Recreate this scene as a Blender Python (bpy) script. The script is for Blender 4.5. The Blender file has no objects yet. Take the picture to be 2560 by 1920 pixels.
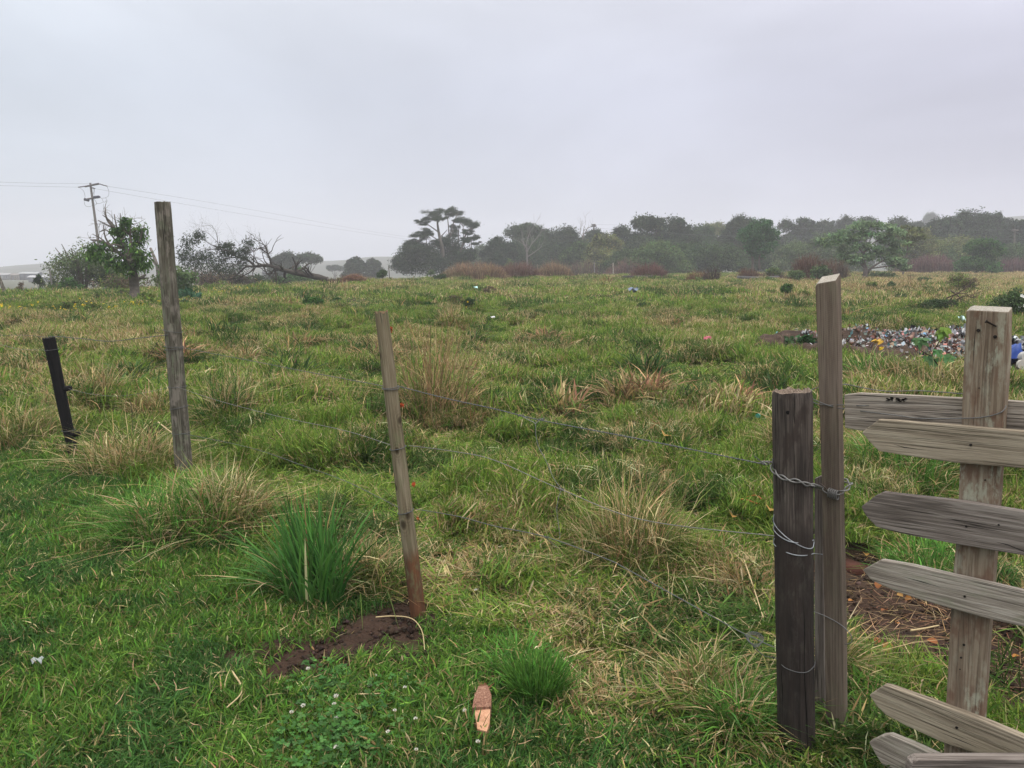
import bpy, bmesh, math, random
import numpy as np
from mathutils import Vector, Matrix, noise as mnoise

random.seed(11)
rng = np.random.default_rng(11)
scene = bpy.context.scene
COL = scene.collection

# ------------------------------------------------------------------ camera
F = 1925.0                      # focal length in pixels of the 2560 px wide photograph
CX, CY, HOR = 1280.0, 960.0, 654.0
PITCH = math.atan((CY - HOR) / F)
EYE = 1.6
cam_d = bpy.data.cameras.new('camera')
cam_d.sensor_width = 36.0
cam_d.lens = 36.0 * F / 2560.0
cam_d.clip_start = 0.05
cam_d.clip_end = 5000
cam = bpy.data.objects.new('camera', cam_d)
COL.objects.link(cam)
cam.location = (0, 0, EYE)
cam.rotation_euler = (math.pi / 2 - PITCH, 0, 0)
scene.camera = cam
cP, sP = math.cos(PITCH), math.sin(PITCH)


def ray(u, v):
    a, b = (u - CX) / F, -(v - CY) / F
    return np.array([a, cP + b * sP, -sP + b * cP])


def P(u, v, Y):
    """point seen at pixel (u, v) at forward distance Y"""
    d = ray(u, v)
    return Vector(d * (Y / d[1])) + Vector((0, 0, EYE))


# ------------------------------------------------------------------ value noise, vectorised
def _hash(ix, iy, s):
    n = (ix.astype(np.int64) * 374761393 + iy.astype(np.int64) * 668265263 + s * 1442695041) & 0x7fffffff
    n = ((n ^ (n >> 13)) * 1274126177) & 0x7fffffff
    return ((n ^ (n >> 16)) & 0xffff) / 65535.0


def vn(x, y, s=0):
    x = np.asarray(x, float); y = np.asarray(y, float)
    ix, iy = np.floor(x), np.floor(y)
    fx, fy = x - ix, y - iy
    fx = fx * fx * (3 - 2 * fx); fy = fy * fy * (3 - 2 * fy)
    a = _hash(ix, iy, s); b = _hash(ix + 1, iy, s); c = _hash(ix, iy + 1, s); d = _hash(ix + 1, iy + 1, s)
    return (a * (1 - fx) + b * fx) * (1 - fy) + (c * (1 - fx) + d * fx) * fy


def fbm(x, y, s=0, o=3):
    t, a, n = 0, 1, 0
    for k in range(o):
        t = t + a * vn(x * 2 ** k, y * 2 ** k, s + k * 17); n += a; a *= .5
    return t / n


def sstep(a, b, x):
    t = np.clip((x - a) / (b - a), 0, 1)
    return t * t * (3 - 2 * t)


# ------------------------------------------------------------------ terrain
def softplus(d, k):
    return np.where(d / k > 30, d, k * np.log1p(np.exp(np.minimum(d / k, 30))))


def fence_side(x, y):           # below zero on the mown side of the fence
    return y + .86 * x - 3.05


def crest(r):                   # distance of the field's crest along each bearing
    return np.interp(r, [-.66, -.51, -.43, -.33, -.24, -.166, -.09, .01, .1, .35], [35, 38, 41, 44, 51, 57, 61, 66, 74, 92])


def h(x, y):
    x = np.asarray(x, float); y = np.asarray(y, float)
    r = x / np.maximum(y, 4.0)
    yc = crest(r)
    sl = .05 - .02 * sstep(-.5, -.1, r) - .018 * sstep(.05, .4, r)
    low = 7.0 - 3.5 * sstep(0, .4, r)
    drop = np.minimum(softplus(y - yc, 4.0) * sl, 60)
    z = -low * np.tanh(drop / low)
    fld = sstep(-.3, 1.2, fence_side(x, y))
    bump = (fbm(x * .9 + 3, y * .9, 3) - .5) * .08 + (fbm(x * .28, y * .28, 9) - .5) * .22 * sstep(4, 20, y)
    bump = bump + sstep(.46, .70, fbm(x * 1.8, y * 1.8, 61, 3)) * .16 - .03 + sstep(.48, .7, fbm(x * .8, y * .8, 62, 3)) * .16 * sstep(14, 30, y)
    bump = bump * sstep(.5, 1.7, np.hypot(x - 1.35, y - 2.75))      # trodden level by the gate
    lawn = (fbm(x * 1.6, y * 1.6, 5, 2) - .5) * .05
    fade = 1 - .8 * sstep(90, 200, y)
    return z + (bump * fld + lawn * (1 - fld)) * fade


def H(x, y):
    return float(h(np.array([x]), np.array([y]))[0])


_T = np.concatenate([np.arange(1.2, 12, .01), np.arange(12, 400, .1)])


def G(u, v, fallback=None):
    """where the line of sight through pixel (u, v) meets the ground"""
    d = ray(u, v)
    t = _T / d[1]
    x, y, z = d[0] * t, d[1] * t, EYE + d[2] * t
    k = np.nonzero(z <= h(x, y))[0]
    if len(k) == 0:
        p = P(u, v, fallback or 60)
        return Vector((p.x, p.y, H(p.x, p.y)))
    k = k[0]
    yc = float(crest(np.array([d[0] / d[1]]))[0])
    if u < 1480 and y[k] > yc + 3:      # grazing the crest: stand it on the crest itself
        p = P(u, v, yc)
        return Vector((p.x, p.y, H(p.x, p.y)))
    return Vector((x[k], y[k], H(x[k], y[k])))


def on_ground(u, Y, v=654):
    p = P(u, v, Y)
    return Vector((p.x, Y, H(p.x, Y)))


# ------------------------------------------------------------------ objects
def tag(o, label=None, cat=None, group=None, kind=None):
    if label: o['label'] = label
    if cat: o['category'] = cat
    if group: o['group'] = group
    if kind: o['kind'] = kind
    return o


def empty(name, loc, label, cat, group=None, rz=0.0):
    o = bpy.data.objects.new(name, None)
    o.empty_display_size = .1
    COL.objects.link(o)
    o.location = loc
    o.rotation_euler = (0, 0, rz)
    return tag(o, label, cat, group)


def link(name, me, parent=None, loc=None):
    o = bpy.data.objects.new(name, me)
    COL.objects.link(o)
    if parent is not None:
        o.parent = parent
        if loc is None:         # mesh is in world coordinates
            o.matrix_parent_inverse = (Matrix.Translation(parent.location) @ parent.rotation_euler.to_matrix().to_4x4()).inverted()
    if loc is not None:
        o.location = loc
    return o


class MB:
    """collects tubes, blades, leaves, boxes; builds ONE mesh object. Colour per vertex is the material's own colour."""
    def __init__(self):
        self.v, self.f4, self.f3, self.c, self.s, self.g, self.n = [], [], [], [], [], [], 0

    def add(self, v, f, col=(.5, .5, .5, 1), straw=None, grain=None):
        v = np.asarray(v, float).reshape(-1, 3)
        m = len(v)
        f = np.asarray(f, np.int64)
        (self.f4 if f.shape[1] == 4 else self.f3).append(f + self.n)
        col = np.asarray(col, float)
        if col.ndim == 1:
            if len(col) == 3: col = np.append(col, 1)
            col = np.tile(col, (m, 1))
        self.c.append(col)
        self.s.append(np.tile(np.array([.3, .25, .12, 1.]), (m, 1)) if straw is None else straw)
        self.g.append(v.copy() if grain is None else np.asarray(grain, float))
        self.v.append(v)
        self.n += m

    def tube(self, pts, r0, r1=None, sides=6, col=(.5, .5, .5), cap=True, wob=0.0, seed=0):
        pts = [Vector(p) for p in pts]
        n = len(pts)
        if r1 is None: r1 = r0
        rad = r0 if isinstance(r0, (list, tuple)) else [r0 + (r1 - r0) * i / max(1, n - 1) for i in range(n)]
        T = []
        for i in range(n):
            t = pts[min(i + 1, n - 1)] - pts[max(i - 1, 0)]
            T.append(t.normalized() if t.length > 1e-9 else Vector((0, 0, 1)))
        a = Vector((0, 0, 1)) if abs(T[0].z) < .9 else Vector((1, 0, 0))
        N = T[0].cross(a).normalized()
        V, Gc, L = [], [], 0
        ang = np.arange(sides) * 2 * math.pi / sides
        for i in range(n):
            if i: L += (pts[i] - pts[i - 1]).length
            N = (N - T[i] * N.dot(T[i]))
            N = N.normalized() if N.length > 1e-9 else T[i].orthogonal().normalized()
            B = T[i].cross(N)
            for k in range(sides):
                rr = rad[i]
                if wob:
                    rr *= 1 + wob * (mnoise.noise(Vector((math.cos(ang[k]) * 1.7 + seed, math.sin(ang[k]) * 1.7, L * 2.5))))
                q = pts[i] + N * (math.cos(ang[k]) * rr) + B * (math.sin(ang[k]) * rr)
                V.append(q)
                Gc.append((math.cos(ang[k]) * rr, math.sin(ang[k]) * rr, L))
        f = []
        for i in range(n - 1):
            for k in range(sides):
                f.append((i * sides + k, i * sides + (k + 1) % sides, (i + 1) * sides + (k + 1) % sides, (i + 1) * sides + k))
        base = self.n
        self.add(V, f, col, grain=Gc)
        if cap:
            for i in (0, n - 1):
                c = pts[i]
                ring = [V[i * sides + k] for k in range(sides)] + [c]
                ff = [(k, (k + 1) % sides, sides) if i else ((k + 1) % sides, k, sides) for k in range(sides)]
                self.add(ring, ff, col, grain=[(0, 0, L if i else 0)] * (sides + 1))

    def box(self, c, s, col=(.5, .5, .5), R=None):
        v = np.array([[x, y, z] for x in (-.5, .5) for y in (-.5, .5) for z in (-.5, .5)]) * np.array(s)
        if R is not None: v = v @ np.array(R).T
        self.add(v + np.array(c), [(0, 1, 3, 2), (4, 6, 7, 5), (0, 4, 5, 1), (2, 3, 7, 6), (0, 2, 6, 4), (1, 5, 7, 3)], col)

    def blades(self, n, base, L, w, bend, col, rnd=None, straw=None, phi=None, side=0.0, tipw=.1, seg=3, droop=.35, wig=0.0, zmul=1.0):
        """n grass blades; base (n,3), others scalars or arrays; col (n,3)"""
        base = np.asarray(base, float)
        L = np.broadcast_to(np.asarray(L, float), (n,)); w = np.broadcast_to(np.asarray(w, float), (n,))
        bend = np.broadcast_to(np.asarray(bend, float), (n,))
        if phi is None: phi = rng.uniform(0, 2 * math.pi, n)
        d = np.stack([np.cos(phi), np.sin(phi), np.zeros(n)], 1)
        tw = phi + math.pi / 2 + rng.normal(0, .5, n)
        wd = np.stack([np.cos(tw), np.sin(tw), rng.normal(0, .15, n)], 1)
        st = np.linspace(0, 1, seg + 1)
        prof = np.array([.75, 1., .85, tipw]) if seg == 3 else np.interp(st, [0, .3, .75, 1], [.75, 1, .75, tipw])
        V = np.zeros((n, (seg + 1) * 2, 3))
        wo = rng.normal(0, 1, (n, 2))
        for i, t in enumerate(st):
            hor = bend * (t ** 1.6)
            up = zmul * t * (1 - droop * np.minimum(bend, 2.2) * t)
            c = base + d * (L * hor)[:, None] + np.array([0, 0, 1.]) * (L * up)[:, None]
            if wig: c[:, :2] += wo * (wig * L * math.sin(t * 4.5))[:, None]
            hw = (w * prof[i] * .5)[:, None]
            V[:, 2 * i] = c - wd * hw
            V[:, 2 * i + 1] = c + wd * hw
        k = (seg + 1) * 2
        q = np.array([(2 * i, 2 * i + 1, 2 * i + 3, 2 * i + 2) for i in range(seg)])
        f = (np.arange(n) * k)[:, None, None] + q[None]
        if rnd is None: rnd = rng.uniform(0, 1, n)
        c4 = np.concatenate([np.asarray(col, float).reshape(n, 3), rnd[:, None]], 1)
        s4 = None
        if straw is not None:
            s4 = np.repeat(np.concatenate([straw, np.ones((n, 1))], 1), k, 0)
        self.add(V.reshape(-1, 3), f.reshape(-1, 4), np.repeat(c4, k, 0), s4)

    def leaves(self, pos, size, col, aspect=.45, nrm=None, dirs=None, droop=0.0, fold=.0):
        """rhombic leaves; pos (n,3), size (n,), col (n,3)"""
        n = len(pos)
        size = np.broadcast_to(np.asarray(size, float), (n,))[:, None]
        if dirs is None:
            dirs = rng.normal(0, 1, (n, 3)); dirs[:, 2] -= droop
        dirs = dirs / np.maximum(np.linalg.norm(dirs, axis=1, keepdims=True), 1e-6)
        r = rng.normal(0, 1, (n, 3)) if nrm is None else nrm
        sd = np.cross(dirs, r)
        sd = sd / np.maximum(np.linalg.norm(sd, axis=1, keepdims=True), 1e-6)
        V = np.stack([pos, pos + dirs * size * .45 + sd * size * aspect * .5, pos + dirs * size, pos + dirs * size * .45 - sd * size * aspect * .5], 1)
        f = (np.arange(n) * 4)[:, None] + np.arange(4)[None]
        c4 = np.concatenate([np.asarray(col, float).reshape(n, 3), np.ones((n, 1))], 1)
        self.add(V.reshape(-1, 3), f, np.repeat(c4, 4, 0))

    def mesh(self, name, mat, smooth=False):
        v = np.concatenate(self.v).astype(np.float32)
        me = bpy.data.meshes.new(name)
        me.vertices.add(len(v)); me.vertices.foreach_set('co', v.ravel())
        f4 = np.concatenate(self.f4) if self.f4 else np.zeros((0, 4), np.int64)
        f3 = np.concatenate(self.f3) if self.f3 else np.zeros((0, 3), np.int64)
        li = np.concatenate([f4.ravel(), f3.ravel()]).astype(np.int32)
        tot = np.concatenate([np.full(len(f4), 4), np.full(len(f3), 3)]).astype(np.int32)
        stt = np.concatenate([[0], np.cumsum(tot)[:-1]]).astype(np.int32)
        me.loops.add(len(li)); me.loops.foreach_set('vertex_index', li)
        me.polygons.add(len(tot)); me.polygons.foreach_set('loop_start', stt); me.polygons.foreach_set('loop_total', tot)
        if smooth: me.polygons.foreach_set('use_smooth', np.ones(len(tot), bool))
        me.update(calc_edges=True)
        for nm, dat in (('Col', self.c), ('Straw', self.s)):
            a = me.attributes.new(nm, 'FLOAT_COLOR', 'POINT')
            a.data.foreach_set('color', np.concatenate(dat).astype(np.float32).ravel())
        a = me.attributes.new('grain', 'FLOAT_VECTOR', 'POINT')
        a.data.foreach_set('vector', np.concatenate(self.g).astype(np.float32).ravel())
        me.materials.append(mat)
        return me

    def build(self, name, mat, parent=None, smooth=False):
        return link(name, self.mesh(name, mat, smooth), parent)


def colvar(n, base, var=.25, hue=.08):
    """n colours scattered about one or several base colours"""
    b = np.asarray(base, float)
    if b.ndim == 2: b = b[rng.integers(0, len(b), n)]
    else: b = np.tile(b, (n, 1))
    k = np.exp(rng.normal(0, var, (n, 1)))
    return np.clip(b * k * np.exp(rng.normal(0, hue, (n, 3))), 0, .95)


# ------------------------------------------------------------------ materials
def new_mat(name):
    m = bpy.data.materials.new(name)
    m.use_nodes = True
    nt = m.node_tree
    nt.nodes.clear()
    return m, nt


def nd(nt, typ, **kw):
    n = nt.nodes.new(typ)
    for k, v in kw.items():
        if k.startswith('i_'):
            n.inputs[int(k[2:]) if k[2:].isdigit() else k[2:].replace('_', ' ')].default_value = v
        else:
            setattr(n, k, v)
    return n


def mathn(nt, op, a, b=None, clamp=False):
    n = nt.nodes.new('ShaderNodeMath'); n.operation = op; n.use_clamp = clamp
    for i, x in enumerate((a, b)):
        if x is None: continue
        if isinstance(x, (int, float)): n.inputs[i].default_value = x
        else: nt.links.new(x, n.inputs[i])
    return n.outputs[0]


def mixc(nt, fac, a, b, mode='MIX'):
    n = nt.nodes.new('ShaderNodeMix'); n.data_type = 'RGBA'; n.blend_type = mode
    for s, x in ((n.inputs[0], fac), (n.inputs[6], a), (n.inputs[7], b)):
        if isinstance(x, (int, float)): s.default_value = x
        elif isinstance(x, tuple): s.default_value = (*x, 1) if len(x) == 3 else x
        else: nt.links.new(x, s)
    return n.outputs[2]


def ramp(nt, fac, stops):
    n = nt.nodes.new('ShaderNodeValToRGB')
    e = n.color_ramp.elements
    while len(e) < len(stops): e.new(.5)
    for el, (p, c) in zip(e, stops):
        el.position = p
        el.color = (*c, 1) if isinstance(c, tuple) else (c, c, c, 1)
    nt.links.new(fac, n.inputs[0])
    return n.outputs[0]


def noisen(nt, vec, scale=1.0, detail=3, rough=.6, mul=None, dist=0.0, off=None):
    if mul is not None or off is not None:
        mp = nt.nodes.new('ShaderNodeMapping')
        if mul is not None: mp.inputs['Scale'].default_value = mul
        if off is not None: mp.inputs['Location'].default_value = off
        nt.links.new(vec, mp.inputs[0]); vec = mp.outputs[0]
    n = nd(nt, 'ShaderNodeTexNoise')
    n.inputs['Scale'].default_value = scale; n.inputs['Detail'].default_value = detail
    n.inputs['Roughness'].default_value = rough; n.inputs['Distortion'].default_value = dist
    nt.links.new(vec, n.inputs['Vector'])
    return n.outputs['Fac']


def out(nt, sh):
    o = nt.nodes.new('ShaderNodeOutputMaterial'); nt.links.new(sh, o.inputs['Surface'])


def principled(nt, col, rough=.7, spec=.3, bump=None, bstr=.3, bdist=.01, metal=0.0):
    b = nt.nodes.new('ShaderNodeBsdfPrincipled')
    if isinstance(col, tuple): b.inputs['Base Color'].default_value = (*col, 1)
    else: nt.links.new(col, b.inputs['Base Color'])
    if isinstance(rough, (int, float)): b.inputs['Roughness'].default_value = rough
    else: nt.links.new(rough, b.inputs['Roughness'])
    b.inputs['Specular IOR Level'].default_value = spec
    b.inputs['Metallic'].default_value = metal
    if bump is not None:
        bn = nt.nodes.new('ShaderNodeBump')
        bn.inputs['Strength'].default_value = bstr; bn.inputs['Distance'].default_value = bdist
        nt.links.new(bump, bn.inputs['Height']); nt.links.new(bn.outputs[0], b.inputs['Normal'])
    return b.outputs[0]


def attr(nt, name, typ='GEOMETRY'):
    n = nt.nodes.new('ShaderNodeAttribute'); n.attribute_name = name; n.attribute_type = typ
    return n


def mat_grass(name, dry_attr=True, dry=0.0):
    m, nt = new_mat(name)
    c, s = attr(nt, 'Col'), attr(nt, 'Straw')
    if dry_attr:
        d = attr(nt, 'dry', 'INSTANCER').outputs['Fac']
    else:
        v = nd(nt, 'ShaderNodeValue'); v.outputs[0].default_value = dry; d = v.outputs[0]
    f = mathn(nt, 'MULTIPLY', mathn(nt, 'SUBTRACT', d, c.outputs['Alpha']), 7.0)
    f = mathn(nt, 'ADD', f, .5, True)
    col = mixc(nt, f, c.outputs['Color'], s.outputs['Color'])
    df = principled(nt, col, .6, .07)
    tr = nt.nodes.new('ShaderNodeBsdfTranslucent'); nt.links.new(col, tr.inputs[0])
    mx = nt.nodes.new('ShaderNodeMixShader'); mx.inputs[0].default_value = .34
    nt.links.new(df, mx.inputs[1]); nt.links.new(tr.outputs[0], mx.inputs[2])
    out(nt, mx.outputs[0])
    return m


def mat_col(name, rough=.7, spec=.3, var=.0, vscale=20, bump=0.0, bscale=60, transl=0.0, metal=0.0):
    m, nt = new_mat(name)
    col = attr(nt, 'Col').outputs['Color']
    tc = nd(nt, 'ShaderNodeTexCoord').outputs['Object']
    if var:
        nz = noisen(nt, tc, vscale, 4)
        col = mixc(nt, 1.0, col, ramp(nt, nz, [(.25, 1 - var), (.75, 1 + var * .6)]), 'MULTIPLY')
    bm = noisen(nt, tc, bscale, 4) if bump else None
    sh = principled(nt, col, rough, spec, bm, bump, .01, metal)
    if transl:
        tr = nt.nodes.new('ShaderNodeBsdfTranslucent'); nt.links.new(col, tr.inputs[0])
        mx = nt.nodes.new('ShaderNodeMixShader'); mx.inputs[0].default_value = transl
        nt.links.new(sh, mx.inputs[1]); nt.links.new(tr.outputs[0], mx.inputs[2]); sh = mx.outputs[0]
    out(nt, sh)
    return m


RINGW = .20


def mat_wood(name, dark, mid, light, stretch=4.0, ringscale=14.0, lichen=None, lich_amt=.5, stain=None, stain_z=None, crack=.5, knots=(), blotch=None, off=0.0, saw=0.0):
    """weathered wood; 'grain' = (across, depth, along) in metres"""
    m, nt = new_mat(name)
    g = attr(nt, 'grain').outputs['Vector']
    if off:
        mp = nd(nt, 'ShaderNodeMapping'); mp.inputs['Location'].default_value = (off * .3, off * .17, off)
        nt.links.new(g, mp.inputs[0]); g2 = mp.outputs[0]
    else: g2 = g
    warp = noisen(nt, g2, 1.0, 2, .5, (6, 6, 2.2))
    ringv = noisen(nt, g2, 1.0, 3, .55, (ringscale * 3, ringscale * 3, .9), .6)
    ringw = mathn(nt, 'SINE', mathn(nt, 'ADD', mathn(nt, 'MULTIPLY', ringv, 34.0), mathn(nt, 'MULTIPLY', warp, 9.0)))
    ring = mathn(nt, 'ADD', mathn(nt, 'MULTIPLY', ringw, .5), .5)
    fine = noisen(nt, g2, 1.0, 5, .75, (230, 230, stretch * 3.4))
    big = noisen(nt, g2, 1.0, 3, .6, (14, 14, 3.0), off=(3, 1, 2))
    t = mathn(nt, 'ADD', mathn(nt, 'MULTIPLY', ring, RINGW), mathn(nt, 'ADD', mathn(nt, 'MULTIPLY', fine, .46), mathn(nt, 'MULTIPLY', big, .46)))
    col = ramp(nt, t, [(.30, dark), (.58, mid), (.88, light)])
    bumph = mathn(nt, 'ADD', mathn(nt, 'MULTIPLY', fine, .8), mathn(nt, 'MULTIPLY', ring, .25))
    sep = nd(nt, 'ShaderNodeSeparateXYZ'); nt.links.new(g, sep.inputs[0])
    if blotch is not None:
        bz = noisen(nt, g2, 1.0, 4, .6, (22, 22, 9), off=(7, 7, 7))
        col = mixc(nt, ramp(nt, bz, [(.5, 0.), (.6, .85)]), col, blotch)
    if stain is not None and stain_z is not None:
        jag = mathn(nt, 'ADD', sep.outputs[2], mathn(nt, 'MULTIPLY', noisen(nt, g2, 1.0, 3, .6, (30, 30, 4)), .08))
        f = nd(nt, 'ShaderNodeMapRange'); f.inputs[1].default_value = stain_z + .06; f.inputs[2].default_value = stain_z - .0
        nt.links.new(jag, f.inputs[0])
        sc = mixc(nt, ramp(nt, noisen(nt, g2, 1.0, 3, .6, (30, 30, 5), off=(1, 4, 4)), [(.35, 0.), (.65, 1.)]), stain[0], stain[1])
        sc = mixc(nt, 1.0, sc, ramp(nt, fine, [(.2, .6), (.8, 1.25)]), 'MULTIPLY')
        col = mixc(nt, mathn(nt, 'MULTIPLY', f.outputs[0], .88), col, sc)
    if lichen is not None:
        lz = noisen(nt, g2, 1.0, 5, .7, (40, 40, 14), off=(2, 9, 5))
        lm = noisen(nt, g2, 1.0, 2, .5, (9, 9, 3.5), off=(5, 3, 1))
        lf = mathn(nt, 'MULTIPLY', ramp(nt, lz, [(.5, 0.), (.62, 1.)]), ramp(nt, lm, [(.42, 0.), (.6, 1.)]))
        col = mixc(nt, mathn(nt, 'MULTIPLY', lf, lich_amt), col, lichen)
    if saw:
        sw = nd(nt, 'ShaderNodeTexWave'); sw.wave_type = 'BANDS'; sw.bands_direction = 'Z'
        mp = nd(nt, 'ShaderNodeMapping'); mp.inputs['Rotation'].default_value = (0, .35, 0)
        nt.links.new(g2, mp.inputs[0]); nt.links.new(mp.outputs[0], sw.inputs['Vector'])
        sw.inputs['Scale'].default_value = 55; sw.inputs['Distortion'].default_value = 1.5; sw.inputs['Detail'].default_value = 2
        col = mixc(nt, mathn(nt, 'MULTIPLY', sw.outputs['Fac'], saw), col, light)
    # cracks along the grain
    if crack:
        ck = noisen(nt, g2, 1.0, 2, .5, (75, 75, 1.3), .3, off=(11, 2, 0))
        cf = ramp(nt, mathn(nt, 'ABSOLUTE', mathn(nt, 'SUBTRACT', ck, .5)), [(.0, 1.), (.027, 0.)])
        ckm = ramp(nt, noisen(nt, g2, 1.0, 2, .5, (8, 8, 2.0), off=(1, 12, 3)), [(.45, 0.), (.6, 1.)])
        cf = mathn(nt, 'MULTIPLY', mathn(nt, 'MULTIPLY', cf, ckm), crack)
        col = mixc(nt, cf, col, (.012, .010, .009))
        bumph = mathn(nt, 'SUBTRACT', bumph, mathn(nt, 'MULTIPLY', cf, 1.5))
    for (kx, kz, kr) in knots:
        dx = mathn(nt, 'SUBTRACT', sep.outputs[0], kx); dz = mathn(nt, 'MULTIPLY', mathn(nt, 'SUBTRACT', sep.outputs[2], kz), .6)
        dd = mathn(nt, 'SQRT', mathn(nt, 'ADD', mathn(nt, 'MULTIPLY', dx, dx), mathn(nt, 'MULTIPLY', dz, dz)))
        dd = mathn(nt, 'ADD', dd, mathn(nt, 'MULTIPLY', mathn(nt, 'SUBTRACT', warp, .5), kr * .8))
        kf = nd(nt, 'ShaderNodeMapRange'); kf.inputs[1].default_value = kr; kf.inputs[2].default_value = kr * .55
        nt.links.new(dd, kf.inputs[0])
        rings = mathn(nt, 'ADD', mathn(nt, 'MULTIPLY', mathn(nt, 'SINE', mathn(nt, 'MULTIPLY', dd, 9.0 / kr)), .5), .5)
        halo = nd(nt, 'ShaderNodeMapRange'); halo.inputs[1].default_value = kr * 3.2; halo.inputs[2].default_value = kr
        nt.links.new(dd, halo.inputs[0])
        col = mixc(nt, mathn(nt, 'MULTIPLY', mathn(nt, 'MULTIPLY', halo.outputs[0], rings), .45), col, dark)
        col = mixc(nt, mathn(nt, 'MULTIPLY', kf.outputs[0], .85), col, (dark[0] * .45, dark[1] * .42, dark[2] * .4))
        bumph = mathn(nt, 'SUBTRACT', bumph, mathn(nt, 'MULTIPLY', kf.outputs[0], .6))
    out(nt, principled(nt, col, .82, .18, bumph, .75, .003))
    return m


M = {}
M['grass'] = mat_grass('grass_blades')
M['tuft'] = mat_grass('tussock_blades', False, 0.0)
M['leaf'] = mat_col('leaves', .6, .12, transl=.25)
M['bark'] = mat_col('bark', .9, .1, .35, 9, .5, 30)
M['litter'] = mat_col('litter_plastic', .45, .45, .12, 30)
M['metal'] = mat_col('galvanised_wire', .5, .4, .4, 200, metal=.35)
M['plain'] = mat_col('painted_surface', .75, .3, .15, 3)
M['rusty'] = mat_col('rusty_iron', .8, .3, .5, 300, .3, 400, metal=.3)
# ------------------------------------------------------------------ settings
SKY_LOW, SKY_TOP = 1.08, 5.2
EXPOSURE = 0.0
HAZE = .00125

# rubbish dump: region of bare dark soil with litter, given by ground points
D_A, D_B, D_C = G(2150, 882), G(2420, 884), G(2640, 900)


def DUMP(x, y):
    x = np.asarray(x, float); y = np.asarray(y, float)
    nz = (fbm(x * 1.1, y * 1.1, 91) - .5) * .7
    r = np.zeros_like(x)
    for p, rx, ry in ((D_A, 1.6, 2.0), (D_B, 2.3, 2.9), (D_C, 1.9, 3.0)):
        d = np.hypot((x - p.x) / rx, (y - p.y) / ry) + nz
        r = np.maximum(r, 1 - sstep(.85, 1.15, d))
    return r
# ------------------------------------------------------------------ sky, sun, air
w = bpy.data.worlds.new('World'); scene.world = w
w.use_nodes = True
nt = w.node_tree; nt.nodes.clear()
SUN_EL, SUN_ROT = math.radians(58), math.radians(150)
sky = nd(nt, 'ShaderNodeTexSky'); sky.sky_type = 'NISHITA'; sky.sun_disc = False
sky.sun_elevation = SUN_EL; sky.sun_rotation = SUN_ROT; sky.dust_density = 4.0; sky.air_density = 1.0
bg1 = nd(nt, 'ShaderNodeBackground'); bg1.inputs[1].default_value = .08
nt.links.new(sky.outputs[0], bg1.inputs[0])
dirv = nd(nt, 'ShaderNodeTexCoord').outputs['Generated']
sep = nd(nt, 'ShaderNodeSeparateXYZ'); nt.links.new(dirv, sep.inputs[0])
zz = mathn(nt, 'MAXIMUM', sep.outputs[2], 0.0)
# overcast: brighter towards the zenith, faint cloud mottling, a little warmer towards +x
side = nd(nt, 'ShaderNodeMapRange'); side.inputs[1].default_value = -.6; side.inputs[2].default_value = .6
nt.links.new(sep.outputs[0], side.inputs[0])
ocol = mixc(nt, side.outputs[0], (.545, .60, .675), (.61, .61, .74))
ocol = mixc(nt, ramp(nt, zz, [(.2, 0.), (.75, 1.)]), ocol, (.655, .64, .60))
n1 = noisen(nt, dirv, 1.6, 4, .5, (1, 1, 2.6), .4, off=(.3, .1, .2))
n1r = nd(nt, 'ShaderNodeMapRange'); n1r.inputs[1].default_value = .3; n1r.inputs[2].default_value = .7; n1r.inputs[3].default_value = .80; n1r.inputs[4].default_value = 1.14
nt.links.new(n1, n1r.inputs[0])
stg = mathn(nt, 'ADD', SKY_LOW, mathn(nt, 'MULTIPLY', mathn(nt, 'POWER', zz, 2.4), SKY_TOP))
stg = mathn(nt, 'MULTIPLY', stg, n1r.outputs[0])
bg2 = nd(nt, 'ShaderNodeBackground'); nt.links.new(ocol, bg2.inputs[0]); nt.links.new(stg, bg2.inputs[1])
mx = nd(nt, 'ShaderNodeMixShader'); mx.inputs[0].default_value = .93
nt.links.new(bg1.outputs[0], mx.inputs[1]); nt.links.new(bg2.outputs[0], mx.inputs[2])
wo = nd(nt, 'ShaderNodeOutputWorld'); nt.links.new(mx.outputs[0], wo.inputs['Surface'])
w.cycles.sampling_method = 'MANUAL'; w.cycles.sample_map_resolution = 512

sun = bpy.data.lights.new('sun', 'SUN'); sun.energy = 1.2; sun.angle = math.radians(40); sun.color = (1, .96, .9)
so = bpy.data.objects.new('sun', sun); COL.objects.link(so)
so.rotation_euler = (math.pi / 2 - SUN_EL, 0, math.pi - SUN_ROT)

vs = scene.view_settings
vs.view_transform = 'Standard'; vs.look = 'None'; vs.gamma = 1; vs.use_curve_mapping = False; vs.exposure = EXPOSURE
cy = scene.cycles
cy.use_denoising = True
cy.max_bounces = 6; cy.diffuse_bounces = 3; cy.glossy_bounces = 2; cy.transmission_bounces = 4; cy.transparent_max_bounces = 8
cy.volume_bounces = 2

if HAZE > 0:
    m, nt = new_mat('haze_air')
    pv = nd(nt, 'ShaderNodeVolumePrincipled')
    pv.inputs['Color'].default_value = (.90, .905, .985, 1); pv.inputs['Density'].default_value = HAZE
    pv.inputs['Anisotropy'].default_value = .0
    o = nd(nt, 'ShaderNodeOutputMaterial'); nt.links.new(pv.outputs[0], o.inputs['Volume'])
    m.cycles.homogeneous_volume = True
    b = MB(); b.box((0, 432, 17), (1500, 944, 54))
    me = b.mesh('haze', m)
    tag(link('haze', me), 'pale misty air lying over the pasture and distant trees', 'haze', kind='stuff')

# ------------------------------------------------------------------ fence ground points
LONG_B, LONG_Y = G(462, 1200), None
MID_B = G(1047, 1545)
BLACK_B = G(186, 1145)
THICK_B = G(1990, 1880)

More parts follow.
